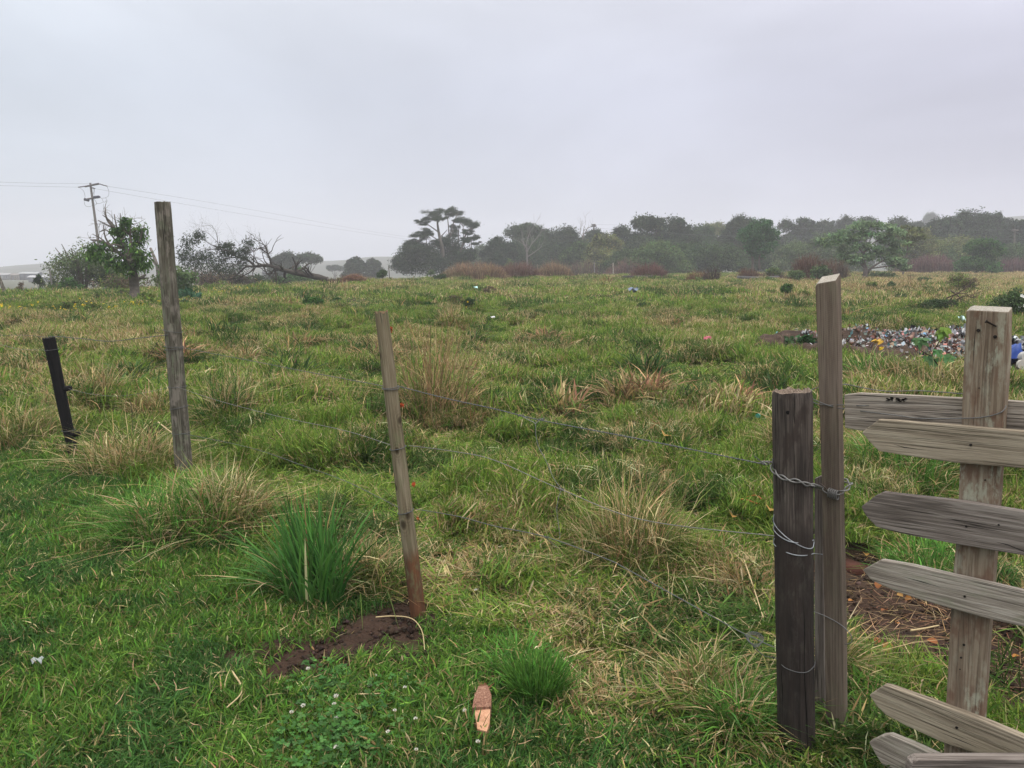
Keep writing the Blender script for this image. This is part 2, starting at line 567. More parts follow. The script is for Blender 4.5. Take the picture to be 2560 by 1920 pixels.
# ------------------------------------------------------------------ bare soil
def ell(u, v, du, dv, k=1.0):
    c = G(u, v); a = G(u + du, v); b = G(u, v - dv); b2 = G(u, v + dv)
    return (c.x, (b.y + b2.y) / 2, abs(a.x - c.x), abs(b.y - b2.y) / 2, k)

SOIL = [ell(1010, 1560, 100, 75, 1.), ell(1062, 1545, 62, 60, 1.), ell(880, 1610, 125, 80, 1.), ell(750, 1650, 130, 70, 1.), ell(960, 1650, 130, 35, .7), ell(555, 1665, 42, 36, 1.),
        ell(465, 1855, 40, 34, .9), ell(2310, 1600, 260, 280, .97), ell(2540, 1680, 180, 290, .97), ell(2240, 1440, 110, 60, .85), ell(2450, 1480, 140, 70, .7),
        ell(2150, 1420, 40, 25, .6)]


def soil(x, y):
    x = np.asarray(x, float); y = np.asarray(y, float)
    s = np.zeros_like(x)
    nz = fbm(x * 9, y * 9, 31, 3) - .5
    for (cx, cyy, rx, ry, k) in SOIL:
        d = np.hypot((x - cx) / rx, (y - cyy) / ry) + nz * .95
        s = np.maximum(s, k * (1 - sstep(.75, 1.12, d)))
    return s


SWATH = [ell(1400, 1570, 110, 70), ell(1450, 1680, 110, 90), ell(1500, 1780, 90, 70), ell(1150, 1440, 130, 60), ell(1880, 1500, 80, 100)]


def dryness(x, y):
    x = np.asarray(x, float); y = np.asarray(y, float)
    f = sstep(-.5, .6, fence_side(x, y) + (fbm(x * 2, y * 2, 40) - .5) * .8)
    n1 = fbm(x * .55, y * .55, 21, 3); n2 = fbm(x * 2.2, y * 2.2, 22, 3); n3 = fbm(x * .12, y * .12, 27, 2)
    fld = .045 + (n1 - .5) * 1.0 + (n2 - .5) * 1.25 + (n3 - .5) * .5 + .09 * sstep(8, 30, y) + .10 * sstep(55, 80, y) + .3 * sstep(-.42, -.62, x / np.maximum(y, 1)) * sstep(5.5, 7, y) * (1 - sstep(14, 22, y))
    lawn = .055 + .5 * np.maximum(n2 - .55, 0) + .2 * np.maximum(n1 - .5, 0)
    r = lawn * (1 - f) + fld * f
    for (cx, cyy, rx, ry, k) in SWATH:
        d = np.hypot((x - cx) / rx, (y - cyy) / ry)
        r = r + .5 * (1 - sstep(.4, 1.1, d))
    # dry, weedy ground towards the thickets on the far side
    r = r + .42 * sstep(.22, .40, x / np.maximum(y, 1)) * sstep(22, 32, y)
    return np.clip(r, .02, .95)


def hummock(x, y):
    return fbm(x * 1.8, y * 1.8, 61, 3)


# ------------------------------------------------------------------ ground sheet
def grow(a, step, k, end):
    r = [a]
    while r[-1] < end:
        r.append(r[-1] + step); step *= k
    r[-1] = end
    return r

ys = np.array(list(np.arange(-25, 1, 1.)) + list(np.arange(1, 12, .055)) + grow(12., .06, 1.035, 890))
xr = grow(5., .07, 1.045, 690)
xs = np.array([-q for q in xr[::-1]] + list(np.arange(-4.93, 4.95, .07)) + xr)
X, Y = np.meshgrid(xs, ys)
Z = h(X, Y)
sm = soil(X, Y)
Z = Z + sm * ((fbm(X * 14, Y * 14, 70, 3) - .5) * .05 + .012)
m, nt = new_mat('ground')
tc = nd(nt, 'ShaderNodeTexCoord').outputs['Object']
a = noisen(nt, tc, .5, 6, .65); b2 = noisen(nt, tc, 7, 4, .7); c2 = noisen(nt, tc, 90, 4, .7)
turf = ramp(nt, mathn(nt, 'ADD', mathn(nt, 'MULTIPLY', a, .55), mathn(nt, 'MULTIPLY', b2, .45)), [(.36, (.022, .03, .012)), (.5, (.05, .058, .022)), (.64, (.12, .10, .055))])
sl = ramp(nt, mathn(nt, 'ADD', mathn(nt, 'MULTIPLY', b2, .4), mathn(nt, 'MULTIPLY', c2, .6)), [(.3, (.024, .014, .010)), (.55, (.055, .034, .025)), (.78, (.105, .072, .053))])
sf = attr(nt, 'soil').outputs['Fac']
col = mixc(nt, sf, turf, sl)
bm = mathn(nt, 'ADD', mathn(nt, 'MULTIPLY', c2, .6), noisen(nt, tc, 30, 3, .6))
out(nt, principled(nt, col, .95, .1, bm, .9, .02))
nx, ny = len(xs), len(ys)
I = np.arange(nx * ny).reshape(ny, nx)
gb = MB()
gb.add(np.stack([X, Y, Z], -1).reshape(-1, 3), np.stack([I[:-1, :-1], I[:-1, 1:], I[1:, 1:], I[1:, :-1]], -1).reshape(-1, 4), (.05, .05, .02))
me = gb.mesh('pasture_ground', m, True)
at = me.attributes.new('soil', 'FLOAT', 'POINT'); at.data.foreach_set('value', sm.ravel().astype(np.float32))
tag(link('ground', me), 'rough pasture ground with bare soil patches by the fence', 'ground', kind='structure')

# soil clods on the bare patches
cb = MB()
for (cx, cyy, rx, ry, k) in SOIL:
    n = int(360 * rx * ry / .08) if rx * ry < .4 else 1100
    n = min(n, 1100)
    x = cx + rng.normal(0, .55, n) * rx; y = cyy + rng.normal(0, .55, n) * ry
    ok = soil(x, y) > .4
    for xx, yy in zip(x[ok], y[ok]):
        s = abs(rng.normal(0, .006)) + .003
        v = rng.normal(0, 1, (6, 3)) * .15 + np.array([[1, 0, 0], [-1, 0, 0], [0, 1, 0], [0, -1, 0], [0, 0, .8], [0, 0, -.8]])
        cb.add(v * s + np.array([xx, yy, H(xx, yy) + s * .3 + .012]), [(0, 2, 4), (2, 1, 4), (1, 3, 4), (3, 0, 4), (2, 0, 5), (1, 2, 5), (3, 1, 5), (0, 3, 5)],
               colvar(1, (.04, .028, .021), .3)[0])
tag(cb.build('soil_crumbs', M['bark']), 'dark crumbs of loose soil scattered on the bare patches', 'soil', kind='stuff')

# ------------------------------------------------------------------ far hills
HC = [(-600, 672), (0, 668), (70, 662), (130, 656), (260, 659), (400, 661), (800, 654), (960, 641), (1200, 636), (1800, 600), (2250, 558), (2400, 548), (2560, 541), (3100, 535)]
hb = MB()
us = np.linspace(-560, 3100, 150)
rows = []
for j, (yy, k) in enumerate([(430, 0.), (480, .25), (540, .62), (600, .92), (640, 1.0), (700, .9), (780, .3)]):
    r = []
    for u in us:
        pc = P(u, np.interp(u, [q[0] for q in HC], [q[1] for q in HC]), 640)
        x = pc.x * yy / 640
        zb = H(x, yy) - 1
        r.append((x, yy, zb + (pc.z - zb) * k + (mnoise.noise(Vector((u * .012, j * .7, 0)))) * 1.6 * k))
    rows.append(r)
R_, C_ = len(rows), len(us)
I = np.arange(R_ * C_).reshape(R_, C_)
m, nt = new_mat('hillside')
tc = nd(nt, 'ShaderNodeTexCoord').outputs['Object']
out(nt, principled(nt, ramp(nt, noisen(nt, tc, .03, 6, .65), [(.35, (.018, .027, .014)), (.5, (.035, .04, .02)), (.65, (.06, .055, .03))]), .95, .1))
hb.add(np.array(rows).reshape(-1, 3), np.stack([I[:-1, :-1], I[:-1, 1:], I[1:, 1:], I[1:, :-1]], -1).reshape(-1, 4))
tag(hb.build('hills', m, smooth=True), 'faint hills rising in the mist beyond the fields', 'hill', kind='structure')

# ------------------------------------------------------------------ grass
protos = bpy.data.collections.new('grass_kinds')      # source meshes, not in the scene
GREEN_L = [(.092, .190, .030), (.072, .158, .026), (.125, .222, .036), (.056, .125, .024)]
GREEN_F = [(.150, .240, .038), (.115, .200, .032), (.215, .285, .054), (.085, .160, .030)]
GREEN_LD = [(.050, .118, .028), (.040, .095, .024), (.062, .135, .030)]
GREEN_D = [(.055, .108, .022), (.075, .138, .028), (.042, .082, .02)]
STRAW = [(.46, .36, .19), (.38, .275, .14), (.30, .20, .10), (.52, .43, .25)]


def patch(name, n, R, L, wd, bend, greens, dead=.0, flat=0, lean=None):
    b = MB()
    rr = R * np.sqrt(rng.uniform(0, 1, n)); th = rng.uniform(0, 2 * math.pi, n)
    base = np.stack([rr * np.cos(th), rr * np.sin(th), np.full(n, -.012)], 1)
    Ls = rng.uniform(L[0], L[1], n) * (1.1 - .4 * rr / R)
    rnd = rng.uniform(0, 1, n); rnd[rng.uniform(0, 1, n) < dead] = -1
    b.blades(n, base, Ls, rng.uniform(wd[0], wd[1], n), rng.uniform(bend[0], bend[1], n), colvar(n, greens, .28, .07), rnd, colvar(n, STRAW, .25, .05))
    if flat:
        rr = R * np.sqrt(rng.uniform(0, 1, flat)); th = rng.uniform(0, 2 * math.pi, flat)
        base = np.stack([rr * np.cos(th), rr * np.sin(th), rng.uniform(0, L[1] * .5, flat)], 1)
        b.blades(flat, base, rng.uniform(L[0], L[1], flat), rng.uniform(wd[0] * .5, wd[1] * .6, flat), rng.uniform(.8, 1.1, flat), colvar(flat, STRAW, .25), np.full(flat, .35), colvar(flat, STRAW, .3, .05), wig=.08, zmul=.25)
    o = bpy.data.objects.new(name, b.mesh(name, M['grass']))
    protos.objects.link(o)

for k in range(6): patch(f'grass_kind_{k:02d}', 190, .13, (.03, .085), (.003, .0068), (.25, 1.3), GREEN_L if k < 4 else GREEN_LD, .02, 1)                      # 0-5 lawn
for k in range(6): patch(f'grass_kind_{6 + k:02d}', 250, .16, (.035, .115), (.003, .0072), (.35, 1.8), GREEN_F if k < 4 else GREEN_D, .05, 6)                  # 6-11 field near
for k in range(4): patch(f'grass_kind_{12 + k:02d}', 260, .30, (.05, .13), (.006, .012), (.35, 1.8), GREEN_F if k < 3 else GREEN_D, .05, 10)                    # 12-15 field middle
for k in range(4): patch(f'grass_kind_{16 + k:02d}', 280, .75, (.06, .15), (.013, .026), (.3, 1.6), GREEN_F if k < 3 else GREEN_D, .06, 20)                    # 16-19 field far


def clover_patch(name, n, R):
    b = MB()
    th0 = rng.uniform(0, 6.28, n); rr = R * np.sqrt(rng.uniform(0, 1, n))
    c = np.stack([rr * np.cos(th0), rr * np.sin(th0), rng.uniform(.02, .06, n)], 1)
    col = colvar(n, [(.062, .155, .038), (.08, .185, .048), (.05, .125, .034)], .2)
    s = rng.uniform(.008, .014, n)
    ph = rng.uniform(0, 6.28, n)
    for j in range(3):
        a = ph + j * 2.094
        d = np.stack([np.cos(a), np.sin(a), rng.normal(.1, .2, n)], 1)
        nz = np.tile([0, 0, 1.], (n, 1)) + rng.normal(0, .2, (n, 3))
        b.leaves(c, s * 1.05, col, .95, nz, d)
    b.blades(n, c * np.array([1, 1, 0]), c[:, 2], .0015, .1, col * .9, np.full(n, 9.))
    o = bpy.data.objects.new(name, b.mesh(name, M['grass'])); protos.objects.link(o)

for k in range(3): clover_patch(f'grass_kind_{20 + k:02d}', 120, .12)                                                                   # 20-22 clover


def scatter(name, label, cat, pts, idx, scl, dry, tilt=.15):
    n = len(pts)
    me = bpy.data.meshes.new(name)
    me.vertices.add(n); me.vertices.foreach_set('co', np.asarray(pts, np.float32).ravel())
    def A(nm, t, fld, dat):
        a = me.attributes.new(nm, t, 'POINT'); a.data.foreach_set(fld, np.ascontiguousarray(dat).ravel())
    A('idx', 'INT', 'value', idx.astype(np.int32)); A('dry', 'FLOAT', 'value', dry.astype(np.float32))
    rot = np.stack([rng.normal(0, tilt, n), rng.normal(0, tilt, n), rng.uniform(0, 6.28, n)], 1).astype(np.float32)
    A('rot', 'FLOAT_VECTOR', 'vector', rot)
    A('scl', 'FLOAT_VECTOR', 'vector', scl.astype(np.float32))
    ng = bpy.data.node_groups.new(name, 'GeometryNodeTree')
    ng.interface.new_socket('Geometry', in_out='INPUT', socket_type='NodeSocketGeometry')
    ng.interface.new_socket('Geometry', in_out='OUTPUT', socket_type='NodeSocketGeometry')
    gi, go = ng.nodes.new('NodeGroupInput'), ng.nodes.new('NodeGroupOutput')
    iop = ng.nodes.new('GeometryNodeInstanceOnPoints')
    ci = ng.nodes.new('GeometryNodeCollectionInfo')
    ci.inputs['Collection'].default_value = protos
    ci.inputs['Separate Children'].default_value = True; ci.inputs['Reset Children'].default_value = True
    def NA(nm, t):
        q = ng.nodes.new('GeometryNodeInputNamedAttribute'); q.data_type = t; q.inputs['Name'].default_value = nm
        return [s for s in q.outputs if s.enabled and s.name == 'Attribute'][0]
    er = ng.nodes.new('FunctionNodeEulerToRotation')
    L = ng.links.new
    L(gi.outputs[0], iop.inputs['Points']); L(ci.outputs[0], iop.inputs['Instance'])
    iop.inputs['Pick Instance'].default_value = True
    L(NA('idx', 'INT'), iop.inputs['Instance Index']); L(NA('rot', 'FLOAT_VECTOR'), er.inputs[0]); L(er.outputs[0], iop.inputs['Rotation'])
    L(NA('scl', 'FLOAT_VECTOR'), iop.inputs['Scale']); L(iop.outputs[0], go.inputs[0])
    o = link(name, me)
    md = o.modifiers.new('scatter', 'NODES'); md.node_group = ng
    return tag(o, label, cat, kind='stuff')


def jitter(y0, y1, sp, side):
    X, Y = np.meshgrid(np.arange(-(y1 * .70 + side), y1 * .70 + side, sp), np.arange(y0, y1, sp))
    x = X.ravel() + rng.uniform(-.6, .6, X.size) * sp; y = Y.ravel() + rng.uniform(-.6, .6, X.size) * sp
    k = (np.abs(x) < y * .70 + side) & (y > y0) & (y < y1)
    return x[k], y[k]

def KIND(x, y, k0, nf, ndk, sc):
    dk = fbm(x * sc + 9, y * sc, 77, 3) + rng.normal(0, .04, len(x)) > .55  # darker blade colours; in the field they also stand in for hummock shadows
    return np.where(dk, k0 + nf + rng.integers(0, ndk, len(x)), k0 + rng.integers(0, nf, len(x)))


x, y = jitter(1.2, 7.5, .072, 1.9)
fs = fence_side(x, y) + (fbm(x * 2, y * 2, 44) - .5) * .7
keep = rng.uniform(0, 1, len(x)) > soil(x, y) * 1.05
lawn = (fs < 0) & keep
lx, ly = x[lawn], y[lawn]
n = len(lx); s = .75 + .7 * fbm(lx * 2.5, ly * 2.5, 50)
scatter('lawn_grass', 'short mown green grass in front of the wire fence', 'grass', np.stack([lx, ly, h(lx, ly)], 1), KIND(lx, ly, 0, 4, 2, 2.4),
        np.stack([np.ones(n), np.ones(n), s], 1) * rng.uniform(.85, 1.2, (n, 1)), dryness(lx, ly), .2)
fd = (~(fs < 0)) & keep & (rng.uniform(0, 1, len(x)) < .8)
fx, fy = x[fd], y[fd]
n = len(fx); hm = hummock(fx, fy); s = .4 + 1.6 * sstep(.36, .72, hm)
scatter('field_grass', 'longer tangled green and straw grass just behind the fence', 'grass', np.stack([fx, fy, h(fx, fy)], 1), KIND(fx, fy, 6, 4, 2, 2.1),
        np.stack([np.ones(n), np.ones(n), s], 1) * rng.uniform(.85, 1.25, (n, 1)), dryness(fx, fy), .3)
x, y = jitter(7.5, 25, .19, 2)
n = len(x); hm = hummock(x, y); s = .4 + 1.7 * sstep(.38, .70, hm)
k = rng.uniform(0, 1, n) > DUMP(x, y)
x, y, hm, s = x[k], y[k], hm[k], s[k]; n = len(x)
scatter('meadow_grass', 'hummocky meadow grass mixed with straw across the field', 'grass', np.stack([x, y, h(x, y)], 1), KIND(x, y, 12, 3, 1, 1.5),
        np.stack([np.ones(n), np.ones(n), s], 1) * rng.uniform(.85, 1.3, (n, 1)), dryness(x, y), .22)
x, y = jitter(25, 92, .55, 6)
n = len(x); hm = fbm(x * .8, y * .8, 62, 3); s = .4 + 1.8 * sstep(.42, .70, hm)
scatter('pasture_grass', 'yellowish grass of the far pasture up to its crest', 'grass', np.stack([x, y, h(x, y)], 1), KIND(x, y, 16, 3, 1, .8),
        np.stack([np.ones(n), np.ones(n), s], 1) * rng.uniform(.85, 1.3, (n, 1)), dryness(x, y), .15)
x, y = jitter(92, 190, 1.6, 0)
k = x > -20
x, y = x[k], y[k]; n = len(x)
scatter('distant_grass', 'green grass between the far thickets and the tree line', 'grass', np.stack([x, y, h(x, y)], 1), 16 + rng.integers(0, 4, n),
        np.stack([np.full(n, 1.6), np.full(n, 1.6), np.full(n, 1.5)], 1) * rng.uniform(.85, 1.3, (n, 1)), dryness(x, y) * .8, .1)
# clover
CL = [ell(930, 1790, 210, 90), ell(1030, 1880, 300, 60), ell(780, 1740, 90, 60), ell(1560, 1850, 90, 60)]
pts = []
for (cx, cyy, rx, ry, k) in CL:
    n = int(rx * ry * 62)
    a = rng.uniform(0, 6.28, n); r = np.sqrt(rng.uniform(0, 1, n))
    pts.append(np.stack([cx + rx * r * np.cos(a), cyy + ry * r * np.sin(a)], 1))
pts = np.concatenate(pts); n = len(pts)
scatter('clover', 'low green clover leaves spreading through the mown grass', 'clover', np.stack([pts[:, 0], pts[:, 1], h(pts[:, 0], pts[:, 1])], 1), 20 + rng.integers(0, 3, n),
        np.full((n, 3), 1.) * rng.uniform(.8, 1.3, (n, 1)), np.zeros(n), .1)
# ------------------------------------------------------------------ woods
W_LONG = mat_wood('weathered_pole', (.036, .031, .024), (.100, .090, .070), (.22, .205, .17), lichen=(.16, .19, .12), lich_amt=.55, crack=.9, blotch=(.20, .175, .15), off=3)
W_MID = mat_wood('fresh_pole', (.085, .066, .040), (.185, .150, .098), (.32, .275, .20), lichen=(.15, .165, .085), lich_amt=.6, crack=.5,
                 stain=((.16, .055, .022), (.085, .042, .026)), stain_z=.33, off=9, knots=((.03, 1.22, .013), (-.028, .93, .012), (.0, .80, .011), (.03, .63, .011), (-.012, .5, .012), (.012, .46, .014)))
W_BLACK = mat_wood('tarred_pole', (.0035, .0035, .0045), (.007, .0068, .0078), (.018, .016, .015), crack=.4, off=5)
W_THICK = mat_wood('dark_pole', (.024, .020, .018), (.072, .058, .051), (.165, .138, .120), stain=((.034, .026, .023), (.020, .016, .015)), stain_z=.78, crack=1.0, ringscale=20, lichen=(.12, .11, .09), lich_amt=.3, off=1,
                   blotch=(.04, .03, .026))
W_END = mat_wood('post_end', (.05, .035, .028), (.16, .12, .095), (.33, .28, .22), ringscale=26, crack=1.0, off=2)
W_PLANK = mat_wood('sawn_plank', (.060, .043, .033), (.140, .108, .085), (.215, .178, .143), ringscale=16, crack=.35, saw=.16, off=6, lichen=(.15, .15, .095), lich_amt=.4)
W_PLANK_END = mat_wood('sawn_end', (.22, .20, .17), (.34, .31, .27), (.46, .43, .39), ringscale=30, off=8, crack=.4)
W_BATTEN = mat_wood('lichened_batten', (.095, .065, .045), (.22, .170, .125), (.33, .285, .22), ringscale=15, crack=.4, lichen=(.36, .37, .29), lich_amt=.75, blotch=(.155, .095, .066), off=4)
W_GATE = [mat_wood('grey_board', (.085, .068, .054), (.27, .232, .195), (.45, .41, .36), ringscale=12, crack=.6, off=12, knots=((.30, .05, .012),)),
          mat_wood('brown_board', (.10, .077, .055), (.27, .225, .17), (.42, .37, .29), ringscale=10, crack=.5, off=15),
          mat_wood('dark_grey_board', (.062, .050, .044), (.18, .152, .136), (.33, .295, .27), ringscale=11, crack=.8, off=18),
          mat_wood('silver_board', (.09, .074, .062), (.27, .235, .20), (.46, .425, .38), ringscale=12, crack=.7, off=22, lichen=(.17, .19, .12), lich_amt=.35)]


def pole(name, base, top, r0, r1, mat, label, cat, group, sides=28, rings=46, wob=.06, seed=1, bendx=0.0, sink=.15, cap='flat', lobes=0.0, endmat=None):
    """round timber post from base to top; its own Empty, one child named pole plus what is added later"""
    base, top = Vector(base), Vector(top)
    ax = (top - base)
    Ltot = ax.length; ax.normalize()
    root = empty(name, base, label, cat, group)
    N = ax.cross(Vector((0, 1, 0))).normalized(); B = ax.cross(N).normalized()
    mb = MB(); V = []; Gr = []
    for i in range(rings):
        t = i / (rings - 1)
        l = -sink + (Ltot + sink) * t
        c = base + ax * l + N * (bendx * math.sin(math.pi * max(0, l / Ltot)))
        for k in range(sides):
            a = 2 * math.pi * k / sides
            r = r0 + (r1 - r0) * max(0, l / Ltot)
            q = Vector((math.cos(a) * 1.4 + seed * 3.1, math.sin(a) * 1.4, l * 2.2))
            r *= 1 + wob * mnoise.noise(q) + lobes * .5 * mnoise.noise(Vector((math.cos(a) * 5 + seed, math.sin(a) * 5, l * .8)))
            if i == rings - 1: r *= .97
            jz = (mnoise.noise(Vector((math.cos(a) * 3, math.sin(a) * 3, seed))) * .012 if i == rings - 1 else 0)
            V.append(c + N * (math.cos(a) * r) + B * (math.sin(a) * r) + ax * jz)
            Gr.append((math.cos(a) * r, math.sin(a) * r, l))
    f = [(i * sides + k, i * sides + (k + 1) % sides, (i + 1) * sides + (k + 1) % sides, (i + 1) * sides + k) for i in range(rings - 1) for k in range(sides)]
    mb.add(V, f, grain=Gr)
    part = mb.build('pole', mat, root, True)
    # end grain: concentric rings, hollowed where rotten
    eb = MB(); V = []; Gr = []
    st = [(1.0, 0), (.9, .002), (.72, -.004 if cap == 'flat' else -.012), (.45, -.004 if cap == 'flat' else -.030), (.2, -.003 if cap == 'flat' else -.042)]
    for j, (q, dz) in enumerate(st):
        for k in range(sides):
            a = 2 * math.pi * k / sides
            p0 = Vector(mb.v[0][(rings - 1) * sides + k])
            p = top + (p0 - top) * q
            rough = 0 if j == 0 else (.002 if cap == 'flat' else .008) * mnoise.noise(Vector((math.cos(a) * q * 9, math.sin(a) * q * 9, seed)))
            V.append(p + ax * (dz + rough)); Gr.append((math.cos(a) * q * .05, q * .05 * math.sin(a), .3))
    V.append(top + ax * (-.003 if cap == 'flat' else -.05)); Gr.append((0, 0, .3))
    ff = [(j * sides + k, j * sides + (k + 1) % sides, (j + 1) * sides + (k + 1) % sides, (j + 1) * sides + k) for j in range(len(st) - 1) for k in range(sides)]
    eb.add(V, ff, grain=Gr)
    n = len(st) - 1
    eb.add([V[n * sides + k] for k in range(sides)] + [V[-1]], [(k, (k + 1) % sides, sides) for k in range(sides)], grain=[Gr[n * sides + k] for k in range(sides)] + [Gr[-1]])
    eb.build('cut_end', endmat or mat, root)
    root['_'] = 0
    del root['_']
    return root, part, (base, ax, Ltot, N, B)


WIRE_C = (.11, .112, .116)


def hoop(info, z, r, tilt=0.0, rw=.0016, turns=1.02, a0=0.0, col=WIRE_C, pitch=0.0):
    base, ax, L, N, B = info
    pts = []
    for i in range(30):
        a = a0 + 2 * math.pi * turns * i / 29
        pts.append(base + ax * (z + tilt * math.cos(a) + pitch * i / 29) + N * (math.cos(a) * r) + B * (math.sin(a) * r))
    return pts, rw


def tie(root, info, zs, r, rw=.0018, col=WIRE_C):
    for i, z in enumerate(zs):
        z, tl = z if isinstance(z, tuple) else (z, .0)
        pts, q = hoop(info, z, r, tl, rw)
        b = MB(); b.tube(pts, rw, rw, 6, col)
        b.build('wire_tie', M['metal'], root, True)


def rad_at(Y, px):              # half of a width in pixels at distance Y, in metres
    return px / F * Y / 2


def zof(info, u, v):
    """height along the post axis of pixel row v"""
    base, ax, L, N, B = info
    p = P(u, v, base.y)
    return (p - base).dot(ax)

GRP = 'round timber posts of the wire fence'
# long post
lb = Vector((0, 0, 0)) + LONG_B
lt = P(406, 506, lb.y + .05)
R0, R1 = rad_at(lb.y, 43), rad_at(lb.y, 38)
lroot, _, linfo = pole('fence_post', lb, lt, R0, R1, W_LONG, 'tallest grey weathered round post with lichen rising into the sky', 'fence post', GRP, seed=2, wob=.05, lobes=.05)
tie(lroot, linfo, [(zof(linfo, 425, 828), .012), (zof(linfo, 430, 867), .004), (zof(linfo, 433, 869) - .012, -.004), (zof(linfo, 437, 967), .0), (zof(linfo, 442, 1019), -.01), (zof(linfo, 450, 1082), .0)], R0 * 1.05)
b = MB()
p = P(397, 832, lb.y - R0); b.tube([p + Vector((.04, 0, -.004)), p, p + Vector((-.028, 0, .0)), p + Vector((-.03, 0, .045))], .0022, .0018, 5, (.05, .045, .04))
b.build('nail', M['rusty'], lroot)
# middle post
mtop = P(953, 780, MID_B.y - .02)
mR0, mR1 = rad_at(MID_B.y, 42), rad_at(MID_B.y, 33)
mroot, mpole, minfo = pole('fence_post', MID_B, mtop, mR0, mR1, W_MID, 'leaning pale round post with a red-brown foot standing in bare soil', 'fence post', GRP, seed=5, wob=.05, lobes=.03)
MZ = [zof(minfo, 979, 966), zof(minfo, 1001, 1117), zof(minfo, 1018, 1276)]
tie(mroot, minfo, [(MZ[0], .0), (MZ[0] - .006, .003), (MZ[1], -.004), (MZ[2], -.005)], mR0 * 1.0)
for (u, v, s) in ((977, 822, .013), (1006, 1013, .013), (1034, 1211, .013), (1044, 1296, .009)):
    b = MB()
    p = P(u, v, MID_B.y)
    pts = rng.normal(0, 1, (26, 3)) * s * .25 * np.array([.5, .6, 1.3]) + np.array(p)
    b.leaves(pts, s * .8, colvar(26, [(.42, .075, .02), (.30, .05, .015)], .2), .8)
    b.build('bracket_fungus' if v < 1250 else 'dark_knot', M['plain'], mpole)
# black post
bt = P(122, 845, BLACK_B.y)
bR = rad_at(BLACK_B.y, 29)
broot, bpole, binfo = pole('fence_post', BLACK_B, bt, bR * .78, bR * 1.02, W_BLACK, 'short charred black post leaning in the dry grass', 'fence post', GRP, seed=8, wob=.12, lobes=.12)
tie(broot, binfo, [(zof(binfo, 133, 874), .0), (zof(binfo, 178, 1075), .004)], bR * 1.08)
for (u, v) in ((176, 970), (198, 1083)):
    b = MB(); p = P(u, v, BLACK_B.y); b.tube([p - Vector((.05, 0, .01)), p, p + Vector((.014, 0, .004))], [.024, .02, .008], None, 8, (.01, .01, .01), wob=.3, seed=u)
    b.build('branch_stub', W_BLACK, bpole, True)
# far leaning post by the edge and thin stakes far off
fb = G(18, 737); ft = P(-4, 690, fb.y)
pole('fence_post', fb, ft, .075, .07, W_LONG, 'small distant post leaning at the edge of the crest', 'fence post', GRP, sides=10, rings=8, seed=3)
# thick strainer post
tt = P(1980, 978, THICK_B.y + .06)
tR0, tR1 = rad_at(THICK_B.y + .03, 96), rad_at(tt.y, 97)
troot, tpole, tinfo = pole('strainer_post', THICK_B, tt, tR0, tR1, W_THICK, 'thick dark cracked round post with a rotten hollow top', 'fence post', None, sides=44, rings=60, wob=.03, lobes=.05, seed=4, cap='rot', endmat=W_END)


def tsurf(u, v, off=.0):
    """point on the camera side of the thick post at a pixel"""
    b_, ax, L, N, B = tinfo
    p = P(u, v, b_.y)
    l = (p - b_).dot(ax)
    c = b_ + ax * l
    dx = (p - c).dot(N)
    R = tR0 + off
    dx = max(-R, min(R, dx))
    s = -1 if B.y > 0 else 1
    return c + N * dx + B * (s * math.sqrt(max(0, R * R - dx * dx)))

q = tsurf(1972, 1032, .001)
b = MB(); b.tube([q + Vector((0, .02, 0)), q + Vector((-.0006, -.0015, 0))], .0058, .0058, 14, (.006, .005, .005))
b.build('bolt_hole', M['rusty'], tpole)
# deep drying cracks down the thick post
for q in ([(1986, 985), (1986, 1010), (1985, 1040), (1987, 1075)], [(1945, 1000), (1946, 1060), (1943, 1120)], [(1999, 1480), (2001, 1560), (1998, 1650), (2002, 1760), (2003, 1850)], [(1962, 1390), (1963, 1450), (1960, 1540)], [(2016, 1060), (2017, 1130), (2015, 1190)], [(1950, 1640), (1952, 1720), (1950, 1800)]):
    b = MB(); pts = [tsurf(u, v, -.0004) for u, v in q]
    pts = [pts[0].lerp(pts[1], t) for t in (0, .5)] + pts[1:]
    b.tube(pts, [.0004] + [.0016] * (len(pts) - 2) + [.0003], None, 6, (.004, .0035, .003))
    b.build('crack', M['rusty'], tpole)


# ------------------------------------------------------------------ flat timbers: an outline on a vertical plane, given thickness
class Plane:
    def __init__(self, p0, d):
        self.p0 = Vector(p0); self.d = Vector(d).normalized()
        self.n = Vector((self.d.y, -self.d.x, 0)).normalized()
        if self.n.dot(Vector((0, 0, EYE)) - self.p0) < 0: self.n = -self.n     # towards the camera

    def at(self, u, v, off=0.0):
        d = Vector(ray(u, v)); o = Vector((0, 0, EYE)); p = self.p0 + self.n * off
        return o + d * ((p - o).dot(self.n) / d.dot(self.n))


